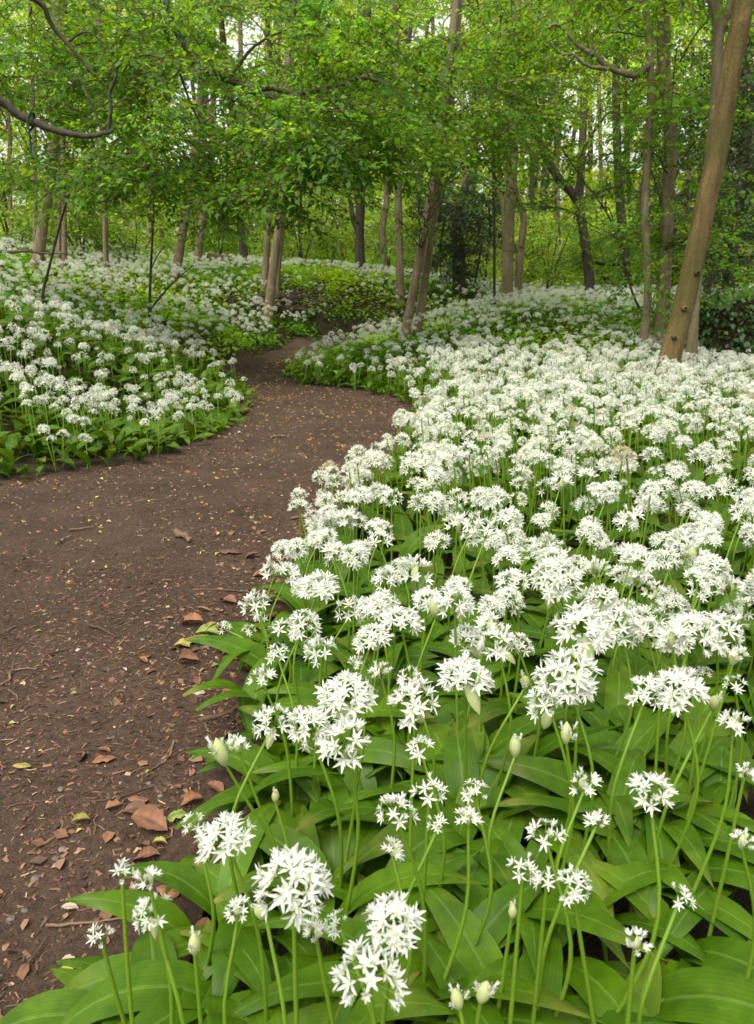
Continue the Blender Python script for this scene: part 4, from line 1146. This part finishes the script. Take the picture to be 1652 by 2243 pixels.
tree('thin grey trunk left of the pale shooted one, gnarled limb reaching left', [(1408, 752), (1419, 640), (1413, 450), (1426, 200), (1420, 60), (1410, -20)], 6.5, 21, 17, 8,
     limbs=[([(1424, 140), (1390, 165), (1340, 150), (1300, 120), (1262, 95), (1225, 55), (1200, 60)], 15, 6.5), ([(1330, 150), (1290, 145), (1255, 120), (1230, 118), (1200, 90)], 8, 6.45), ([(1310, 125), (1296, 95), (1285, 70)], 6, 6.5)],
     clusters=[cl(1280, 60, 7.2, 170, 80, .8, 60), cl(1340, 250, 7.4, 90, 70, .6, 26), cl(1420, 330, 6.9, 70, 60, .4, 16)], twigs=8)
tree('pale forked trunk rising behind and right of the thick leaning one', [(1514, 778), (1523, 640), (1545, 440), (1567, 220), (1574, 60), (1560, -30)], 6.0, 27, 26, 8, limbs=[([(1572, 70), (1592, 30), (1610, -30), (1625, -120)], 20, 6)], auto=(60, -30, 220), twigs=4)
tree('thin dark trunk standing above the ivy bank, just right of leaning trunk', [(1546, 670), (1556, 540), (1562, 430), (1560, 300), (1570, 100)], 9.5, 18, 14, 8, bark=M_DBARK, auto=(60, 250, 170), leaf=M_DARK)
tree('mottled trunk in the dark evergreens at the right border', [(1600, 660), (1612, 480), (1628, 330), (1634, 150)], 10.5, 17, 13, 8, bark=M_DBARK, auto=(50, 200, 150), leaf=M_DARK)
tree('dark curved trunk with forked top standing in the pale green middle right', [(1299, 660), (1283, 540), (1263, 440), (1222, 388), (1188, 326), (1165, 250)], 11, 25, 16, 6, bark=M_DBARK,
     limbs=[([(1266, 445), (1272, 400), (1270, 350), (1300, 290), (1330, 250)], 11, 11), ([(1268, 442), (1300, 425), (1350, 410), (1400, 420)], 8, 11), ([(1255, 430), (1290, 330), (1310, 250)], 5, 10.9)], auto=(90, 330, 190), leaf=M_FAR)
tree('straight brown trunk with dark low limb, behind thin grey one', [(1378, 662), (1368, 555), (1356, 405), (1350, 240), (1352, 80)], 12, 26, 18, 8, bark=M_DBARK, limbs=[([(1372, 575), (1330, 578), (1290, 572), (1262, 578)], 10, 11.8)], clusters=[cl(1345, 555, 11.6, 75, 40, .6, 40)], auto=(90, 330, 200), leaf=M_TREE)
tree('leaning thin sapling stem curving up left beside the thin grey trunk', [(1410, 705), (1385, 640), (1345, 500), (1305, 430), (1270, 385)], 7.2, 7, 4, 3.0, bark=M_DBARK, clusters=[cl(1300, 400, 7.2, 60, 50, .3, 10)], twigs=3)
tree('straight pale grey trunk in the middle of the white back bed', [(1111, 684), (1113, 540), (1121, 390), (1126, 250), (1130, 80)], 10, 29, 22, 8, auto=(90, 360, 190), limbs=[([(1112, 560), (1103, 480), (1098, 390), (1095, 300)], 12, 10)])
tree('bent dark grey trunk close behind the straight pale grey one', [(1137, 660), (1138, 565), (1147, 480), (1128, 418), (1120, 300)], 12, 20, 15, 8, auto=(80, 380, 170), leaf=M_FAR)
tree('very thin dark stem left of the straight pale grey trunk', [(1084, 688), (1083, 540), (1082, 390), (1085, 200)], 9, 8, 6, 6, bark=M_DBARK, auto=(36, 340, 120))
# middle
tree('leaning trunk nearest the path bend, left one of a close pair', [(880, 740), (921, 555), (946, 415), (968, 260), (985, 120), (1000, -20)], 8.3, 22, 18, 7.5, clusters=[cl(960, 240, 7.0, 210, 100, .9, 80), cl(1010, 330, 6.9, 130, 34, .6, 16), cl(905, 480, 7.6, 26, 40, .2, 4), cl(1080, 180, 8.0, 120, 120, .8, 60)], twigs=14)
tree('leaning trunk nearest the path bend, right one of a close pair', [(914, 730), (943, 530), (961, 415), (985, 250), (1000, 100)], 8.4, 20, 16, 7.5, clusters=[cl(1120, 260, 8.6, 110, 90, .8, 60), cl(870, 120, 8.8, 140, 90, .9, 70)])
tree('plain grey trunk behind the leaning pair, on the left', [(877, 660), (875, 560), (873, 455), (872, 300)], 11, 21, 18, 8, auto=(90, 420, 170))
tree('bowed grey trunk between ivy-clad tree and plain grey trunk', [(846, 640), (838, 515), (846, 450), (850, 330)], 13, 16, 13, 8, auto=(80, 410, 170), leaf=M_FAR)
iv = tree('ivy-clad dark trunk with forked top at the end of the green mound', [(793, 622), (788, 535), (791, 430), (795, 340)], 13, 26, 20, 8, bark=M_DBARK, limbs=[([(788, 520), (772, 470), (760, 400), (750, 340)], 13, 13)], auto=(100, 400, 190), leaf=M_TREE)
tree('slim brown trunk leading a close group of three by the left path edge', [(588, 684), (602, 565), (617, 445), (626, 300), (630, 150)], 9.4, 23, 18, 7.5, auto=(40, 430, 110), twigs=5)
tree('slim pale trunk, left one of a close group of three by the path', [(580, 620), (585, 540), (590, 445), (596, 300)], 10.2, 17, 14, 8, auto=(60, 430, 140))
tree('slim trunk partly hidden behind the leading one of the group of three', [(606, 625), (614, 540), (622, 450), (632, 300)], 10.0, 15, 13, 8, auto=(60, 430, 140))
tree('short dark trunk with split bark at the end of the fallen log', [(541, 602), (533, 540), (525, 465), (522, 350)], 13, 20, 16, 8, bark=M_DBARK, auto=(80, 440, 170))
# left
tree('tall pale trunk leaning right on the flowered hillside', [(378, 615), (400, 515), (420, 390), (436, 250), (447, 120)], 11, 23, 17, 9, auto=(70, 330, 160), leaf=M_FAR)
tree('mossy trunk leaning right just behind the tall pale one', [(427, 590), (440, 505), (453, 425), (468, 250)], 12.5, 18, 13, 9, auto=(70, 380, 160), leaf=M_FAR)
tree('single straight trunk with pale bark midway along the left hillside', [(232, 624), (231, 520), (229, 420), (224, 250)], 9, 14, 11, 8, auto=(60, 400, 150))
tree('stout brown trunk leaning right at the top of the left bank', [(75, 606), (95, 490), (107, 420), (120, 290), (126, 150)], 9, 27, 20, 8, auto=(70, 380, 180))
tree('thin pale trunk right of the stout brown one on the left bank', [(139, 600), (141, 500), (140, 400), (138, 240)], 9.5, 13, 11, 8, auto=(50, 400, 120))
tree('thin greyer trunk squeezed between stout brown and thin pale trunks', [(127, 590), (130, 500), (131, 420), (128, 260)], 10.2, 10, 8, 8, auto=(40, 400, 120))
tree('thin straight trunk left of the stout brown one', [(77, 580), (78, 470), (77, 380), (73, 220)], 10.5, 11, 9, 8, auto=(50, 390, 140))
tree('faint brown trunk in the shade between hillside trunks', [(325, 530), (330, 470), (335, 420), (338, 300)], 15, 14, 11, 8, auto=(70, 420, 170), leaf=M_FAR)
tree('spindly sapling with one side shoot standing in the left flower bank', [(328, 690), (330, 600), (335, 500), (338, 420)], 7.4, 8, 4, 2.6, bark=M_DBARK, limbs=[([(329, 678), (360, 640), (390, 610), (424, 580)], 5, 7.3), ([(331, 590), (345, 560), (362, 540)], 3, 7.4)], clusters=[cl(345, 430, 7.4, 50, 40, .3, 10)], twigs=2)
tree('bare thin stem slanting right at the foot of the left hillside', [(92, 660), (112, 570), (132, 490), (150, 420)], 6.6, 8, 4, 2.4, bark=M_DBARK, clusters=[cl(150, 420, 6.6, 40, 40, .2, 6)], twigs=2)

# two large trees standing outside the picture whose limbs reach in
tl = tree('dark sweeping limb entering from the left over the bank, tree out of sight', [(-520, 700), (-480, 350), (-440, 0)], 5.0, 110, 90, 6, bark=M_DBARK, ns=16,
     limbs=[([(-460, 160), (-250, 170), (-60, 195), (0, 222), (60, 262), (140, 290), (200, 297), (252, 287)], 24, [5, 5.05, 5.1, 5.15, 5.2, 5.2, 5.2, 5.2]), ([(236, 290), (243, 240), (240, 205), (253, 172), (259, 142), (285, 128), (325, 120), (350, 128)], 8, 5.2), ([(246, 235), (275, 215), (300, 222)], 3, 5.2), ([(252, 175), (235, 140), (228, 110)], 3, 5.2), ([(60, 262), (75, 225), (70, 180), (85, 150)], 4, 5.15), ([(140, 290), (150, 330), (165, 350)], 3, 5.2), ([(228, 292), (205, 240), (190, 200), (178, 180)], 7, 5.2),
            ([(-440, 0), (-200, -60), (60, -10), (118, 62), (165, 115), (208, 165)], 16, [5, 5, 5.3, 5.4, 5.4, 5.4]), ([(150, 90), (190, 70), (235, 100)], 6, 5.4), ([(0, 235), (12, 262), (14, 282), (0, 300)], 5, 5.15)],
     clusters=[cl(110, 110, 6.5, 210, 120, .9, 130), cl(270, 335, 5.9, 110, 55, .5, 36), cl(290, 170, 5.3, 60, 40, .2, 6), cl(330, 190, 6.6, 150, 90, .7, 60), cl(60, 380, 6.6, 110, 45, .6, 30), cl(380, 380, 6.2, 90, 50, .5, 30)], tintc=(.9, .95, .9), twigs=0)
tree('brown limb arching across the top of the canopy, tree out of sight', [(-560, 600), (-420, 100), (-300, -300)], 6.6, 110, 90, 6, bark=M_DBARK, ns=16,
     limbs=[([(-350, -150), (100, -160), (330, -30), (388, 72), (430, 140), (490, 172), (545, 190), (620, 200), (700, 230)], 17, [6.6, 6.3, 6.2, 6.2, 6.2, 6.2, 6.1, 6.0, 6.0]), ([(520, 185), (600, 215), (660, 205), (730, 190), (790, 170), (830, 178)], 13, 6.0), ([(500, 176), (560, 100), (640, 60)], 8, 6.2), ([(335, -10), (420, 230), (470, 320)], 6, 6.2),
            ([(700, 210), (690, 290), (685, 350)], 5, 6.0), ([(400, 330), (440, 400), (480, 440)], 5, 6.0), ([(600, 205), (640, 300), (620, 360)], 4, 5.9)],
     clusters=[cl(470, 70, 6.5, 150, 80, .8, 60), cl(690, 100, 6.6, 170, 110, .9, 85), cl(560, 170, 5.8, 140, 40, .3, 22), cl(560, 290, 6.0, 190, 90, .8, 74), cl(740, 270, 6.1, 170, 90, .7, 62), cl(620, 395, 5.9, 120, 44, .5, 34), cl(690, 335, 6.1, 170, 70, .6, 30), cl(500, 420, 6.2, 70, 36, .4, 14), cl(830, 330, 6.4, 130, 60, .6, 30), cl(900, 130, 6.9, 160, 90, .8, 64)], tintc=(.95, 1, .95), twigs=0)

# rope knotted round the left limb
p = at_dist(68, 266, 5.2)
a = Acc(); th = np.linspace(0, 6.28, 17); tube(a, np.stack([.012 * np.sin(th), .05 * np.cos(th), .052 * np.sin(th + .3)], -1), .008, 6, 0)
tube(a, spline([(0, -.05, -.02), (.004, -.055, -.10), (-.002, -.05, -.19), (.004, -.052, -.225)], 5), np.r_[np.full(12, .007), np.full(4, .012)], 6, 0)
o = obj('rope', a.mesh('rope', [M_ROPE]), None, tuple(p)); tag(o, 'dark teal rope end knotted round the sweeping limb', 'rope')

# ivy-clad dead tree
P = [at_dist(u, v, 11.5) for (u, v) in [(1008, 640), (1004, 560), (1000, 490), (1012, 430), (1030, 390)]]
base = P[0].copy(); base[2] = g1(base[0], base[1]); P[0] = base
root = thing('ivy_covered_tree', 'dead tree smothered in dark hanging ivy behind the leaning pair', 'tree', tuple(base))
a = Acc(); tube(a, spline(P, 6) - base, np.linspace(.11, .05, 25), 9, 0, .06); obj('trunk', a.mesh('trunk', [M_DBARK]), root)
a = Acc(); crown_fill(a, [cl(1000, 450, 11.4, 62, 60, .5, 90), cl(985, 530, 11.4, 36, 60, .35, 40), cl(1040, 520, 11.5, 34, 70, .3, 24), cl(1005, 600, 11.4, 28, 30, .3, 16)], SPRAY, (1, 1, 1), base); obj('ivy', a.mesh('ivy', [M_DARK, M_TWIG]), root)
a = Acc()
for q in [[(1010, 440), (1040, 470), (1052, 540), (1040, 620)], [(1000, 450), (975, 480), (962, 560)], [(1015, 470), (1065, 440), (1075, 520)]]:
    tube(a, spline([at_dist(u, v, 11.3) for u, v in q], 6) - base, .018, 5, 0, .05)
obj('stems', a.mesh('stems', [M_DBARK]), root)

# holly-dark evergreens on the right
for (u, d, vb, vt, ru, n, lab) in [(1590, 11.5, 640, 150, 120, 260, 'dark evergreen crown filling the gap right of the leaning trunk'), (1700, 9.0, 700, 100, 130, 200, 'dark evergreen at the right border above the ivy bank'), (1500, 14, 640, 260, 110, 200, 'dark evergreen seen between leaning and pale trunks')]:
    b0 = at_dist(u, vb, d); b0[2] = g1(b0[0], b0[1])
    root = thing('holly_tree', lab, 'tree', tuple(b0), 'dark evergreens on the right')
    tp = at_dist(u, vt, d)
    a = Acc(); tube(a, spline([b0 * 1.0 - b0, np.array([.05, 0, (tp[2] - b0[2]) * .5]), np.array([0, 0, tp[2] - b0[2]])], 6), np.linspace(.09, .03, 13), 8, 0, .05); obj('trunk', a.mesh('trunk', [M_DBARK]), root)
    cs = []
    for j in range(5):
        v_ = vb - 60 + (vt - vb + 100) * j / 4; cs.append(cl(u + random.gauss(0, 25), v_, d, ru * (1 - .1 * j), abs(vt - vb) * .16, .9, n // 4))
    a = Acc(); crown_fill(a, cs, SPRAY, (1, 1, 1), b0); obj('crown', a.mesh('crown', [M_DARK, M_TWIG]), root)

# ivy bank at the right
b0 = at_dist(1600, 770, 6.8); b0[2] = g1(b0[0], b0[1])
root = thing('ivy_bank', 'dark earth stump bank overgrown with ivy behind the drift at right', 'bank', tuple(b0))
nu, nv = 28, 14; V = []
for j in range(nv):
    e = j / (nv - 1) * math.pi / 2
    for i in range(nu):
        an = i / nu * 2 * math.pi; q = Vector((math.cos(an), math.sin(an), e * 1.3))
        rr = 1 + .22 * mnoise.fractal(q * 1.7, 1, 2, 4)
        V.append(((math.cos(an) * .62 * math.cos(e) ** .6 + .10) * rr, math.sin(an) * .5 * math.cos(e) ** .6 * rr, math.sin(e) * .64 * rr - .05))
V = np.array(V); F = np.array([(j * nu + i, j * nu + (i + 1) % nu, (j + 1) * nu + (i + 1) % nu, (j + 1) * nu + i) for j in range(nv - 1) for i in range(nu)])
a = Acc(); a.add(V, F); obj('earth', a.mesh('earth', [soil_mat('bank_earth', (.022, .013, .008), (.040, .022, .014))]), root)
a = Acc(); k = 7000; s = rng.integers(0, len(V), k); Pp = V[s] * rng.uniform(1.0, 1.10, (k, 1)) + rng.normal(0, .035, (k, 3))
keep = ~((Pp[:, 0] < -.22) & (Pp[:, 1] < 0) & (Pp[:, 2] < .42) & (rng.random(k) < .45)); Pp = Pp[keep]; k = len(Pp)
out = np.arctan2(Pp[:, 1], Pp[:, 0])
R = Rz(out + rng.normal(0, .8, k)) @ Ry(rng.normal(.7, .5, k)) @ Rx(rng.normal(0, .5, k)) * rng.uniform(.6, 1.2, k)[:, None, None]
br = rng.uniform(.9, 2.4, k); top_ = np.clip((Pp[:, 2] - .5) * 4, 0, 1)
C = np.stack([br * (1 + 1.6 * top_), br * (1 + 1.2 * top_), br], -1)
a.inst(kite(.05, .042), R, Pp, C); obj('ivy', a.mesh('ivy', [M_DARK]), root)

# fallen log, brush pile
P = np.array([at_dist(u, v, dd) for u, v, dd in [(455, 562, 12.6), (495, 570, 12.8), (525, 582, 13), (575, 600, 13.2)]])
b0 = P.mean(0); a = Acc(); tube(a, spline(P, 6) - b0, np.linspace(.05, .12, 19), 10, 0, .08)
o = obj('fallen_log', a.mesh('fallen_log', [M_OCHRE]), None, tuple(b0)); tag(o, 'mossy fallen log lying across the top of the left hillside', 'log')
a = Acc(); c0 = at_dist(600, 640, 9.8); c0[2] = g1(c0[0], c0[1])
for j in range(46):
    an = random.uniform(0, 3.14); L = random.uniform(.15, .42); m = np.array([random.gauss(0, .22), random.gauss(0, .12), random.uniform(.05, .22)])
    dv = np.array([math.cos(an), math.sin(an) * .7, random.uniform(-.25, .25)]) * L
    tube(a, spline([m - dv, m + rng.normal(0, .02, 3), m + dv], 4), np.linspace(.009, .004, 9), 5, 0)
o = obj('brush_pile', a.mesh('brush_pile', [M_TWIG]), None, tuple(c0)); tag(o, 'heap of dead brown twigs behind the group of three trunks', 'brush pile')
P = np.array([at_dist(u, v, 8.4) for u, v in [(-60, 545), (20, 552), (70, 548)]]); b0 = P.mean(0)
a = Acc(); tube(a, spline(P, 5) - b0, np.linspace(.022, .012, 11), 6, 0, .06)
tube(a, spline([at_dist(u, v, 8.4) for u, v in [(60, 550), (110, 556), (150, 553)]], 5) - b0, np.linspace(.014, .006, 11), 5, 0)
o = obj('dead_branch', a.mesh('dead_branch', [M_TWIG]), None, tuple(b0)); tag(o, 'dead grey branch propped level between trunks at far left', 'branch')

# understorey shrubs
def shrub(u, v, d, ru, rv, n, label, leaf=M_FAR, tintc=(1, 1, 1), TT=SPRAY, group='understorey shrubs behind the flowers'):
    b0 = at_dist(u, v, d); b0[2] = g1(b0[0], b0[1])
    root = thing('shrub', label, 'shrub', tuple(b0), group); k = d / FPX
    H = 2 * rv * k; a = Acc()
    for j in range(5):
        e = np.array([random.gauss(0, ru * k * .45), random.gauss(0, .3), H * random.uniform(.6, 1)])
        tube(a, spline([np.array([random.gauss(0, .05), random.gauss(0, .05), -.05]), e * np.array([.4, .4, .5]), e], 5), np.linspace(.02, .006, 11), 5, 0, .05)
    obj('stems', a.mesh('stems', [M_DBARK]), root)
    c = b0 + np.array([0, 0, H * .55])
    a = Acc(); crown_fill(a, [(c, np.array([ru * k, ru * k * .7, H * .5]), n)], TT, tintc, b0); obj('foliage', a.mesh('foliage', [leaf, M_TWIG]), root)
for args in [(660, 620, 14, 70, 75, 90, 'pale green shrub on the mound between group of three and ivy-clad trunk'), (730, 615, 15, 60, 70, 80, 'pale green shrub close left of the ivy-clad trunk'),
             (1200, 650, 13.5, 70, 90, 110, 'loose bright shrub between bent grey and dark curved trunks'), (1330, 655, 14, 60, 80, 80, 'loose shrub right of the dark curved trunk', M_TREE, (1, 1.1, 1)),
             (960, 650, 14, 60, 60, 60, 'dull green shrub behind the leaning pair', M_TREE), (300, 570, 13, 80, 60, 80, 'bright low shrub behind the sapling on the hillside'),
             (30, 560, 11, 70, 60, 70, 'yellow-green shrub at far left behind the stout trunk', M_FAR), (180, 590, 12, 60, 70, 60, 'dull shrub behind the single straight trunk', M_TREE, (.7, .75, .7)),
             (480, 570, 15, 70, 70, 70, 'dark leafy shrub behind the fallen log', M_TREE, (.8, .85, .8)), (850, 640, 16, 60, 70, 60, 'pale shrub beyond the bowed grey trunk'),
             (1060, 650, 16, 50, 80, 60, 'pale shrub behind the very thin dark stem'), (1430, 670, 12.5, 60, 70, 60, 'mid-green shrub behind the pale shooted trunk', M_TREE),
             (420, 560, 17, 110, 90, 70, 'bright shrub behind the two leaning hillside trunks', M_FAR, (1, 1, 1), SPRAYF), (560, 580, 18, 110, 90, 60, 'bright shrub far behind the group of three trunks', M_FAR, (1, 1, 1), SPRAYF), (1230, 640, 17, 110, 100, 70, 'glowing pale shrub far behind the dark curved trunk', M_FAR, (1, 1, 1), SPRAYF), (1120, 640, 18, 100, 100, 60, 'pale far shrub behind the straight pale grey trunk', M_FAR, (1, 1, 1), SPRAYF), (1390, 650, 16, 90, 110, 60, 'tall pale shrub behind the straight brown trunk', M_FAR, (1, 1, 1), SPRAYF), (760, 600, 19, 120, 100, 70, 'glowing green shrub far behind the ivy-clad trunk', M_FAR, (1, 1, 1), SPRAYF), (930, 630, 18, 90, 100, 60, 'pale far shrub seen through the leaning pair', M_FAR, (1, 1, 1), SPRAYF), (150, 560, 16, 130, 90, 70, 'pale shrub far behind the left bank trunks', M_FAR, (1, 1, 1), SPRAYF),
             (1150, 735, 8.3, 90, 22, 20, 'low ferny bramble mound in the white back bed', M_TREE, (1.1, 1.15, .9)), (880, 765, 7.0, 90, 20, 24, 'low bramble at the foot of the leaning pair', M_TREE, (1.1, 1.15, .9))]:
    shrub(*args)

# farther trees, alike among themselves
FARU = [-40, 25, 160, 200, 265, 300, 365, 500, 560, 660, 700, 745, 815, 905, 1040, 1165, 1225, 1330, 1400, 1440, 1485, 1570, 1640, 1690, 440, 1100, 985, 620]
for j, u in enumerate(FARU):
    d = random.uniform(15, 25); zb = ground(np.array([d * (u - 826) / FPX]), np.array([d]))[0]
    vb = HORIZON - (zb - HC) / d * FPX
    ln = random.gauss(0, 14); dk = j % 3 == 0
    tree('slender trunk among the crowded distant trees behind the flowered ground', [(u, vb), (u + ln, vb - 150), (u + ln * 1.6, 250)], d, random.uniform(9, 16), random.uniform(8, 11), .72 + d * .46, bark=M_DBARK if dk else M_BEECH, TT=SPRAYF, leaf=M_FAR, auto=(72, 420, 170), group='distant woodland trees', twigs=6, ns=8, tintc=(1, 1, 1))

# the wood beyond, one mass of leaves
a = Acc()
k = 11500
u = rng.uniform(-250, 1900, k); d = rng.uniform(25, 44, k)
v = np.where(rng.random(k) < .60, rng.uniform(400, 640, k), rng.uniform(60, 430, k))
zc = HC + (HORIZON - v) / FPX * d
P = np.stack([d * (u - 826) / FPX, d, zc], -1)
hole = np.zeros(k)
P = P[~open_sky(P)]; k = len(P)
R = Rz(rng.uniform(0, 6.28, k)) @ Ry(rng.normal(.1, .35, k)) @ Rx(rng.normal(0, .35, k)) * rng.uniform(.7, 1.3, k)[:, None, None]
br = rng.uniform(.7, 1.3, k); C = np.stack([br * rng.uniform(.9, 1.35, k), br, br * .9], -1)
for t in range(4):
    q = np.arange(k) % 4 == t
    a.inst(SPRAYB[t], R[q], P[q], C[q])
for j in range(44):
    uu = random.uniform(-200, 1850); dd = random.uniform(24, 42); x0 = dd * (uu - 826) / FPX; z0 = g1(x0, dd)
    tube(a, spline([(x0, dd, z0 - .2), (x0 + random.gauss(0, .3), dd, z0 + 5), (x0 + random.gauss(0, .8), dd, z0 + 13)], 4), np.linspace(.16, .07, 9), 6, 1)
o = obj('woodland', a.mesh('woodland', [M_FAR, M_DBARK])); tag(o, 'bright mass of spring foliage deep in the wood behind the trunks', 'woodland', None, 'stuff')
print('faces', sum(len(m.polygons) for m in bpy.data.meshes), 'objects', len(bpy.data.objects), 'plants', n_ind, len(solo), 'carpet heads', len(ri))
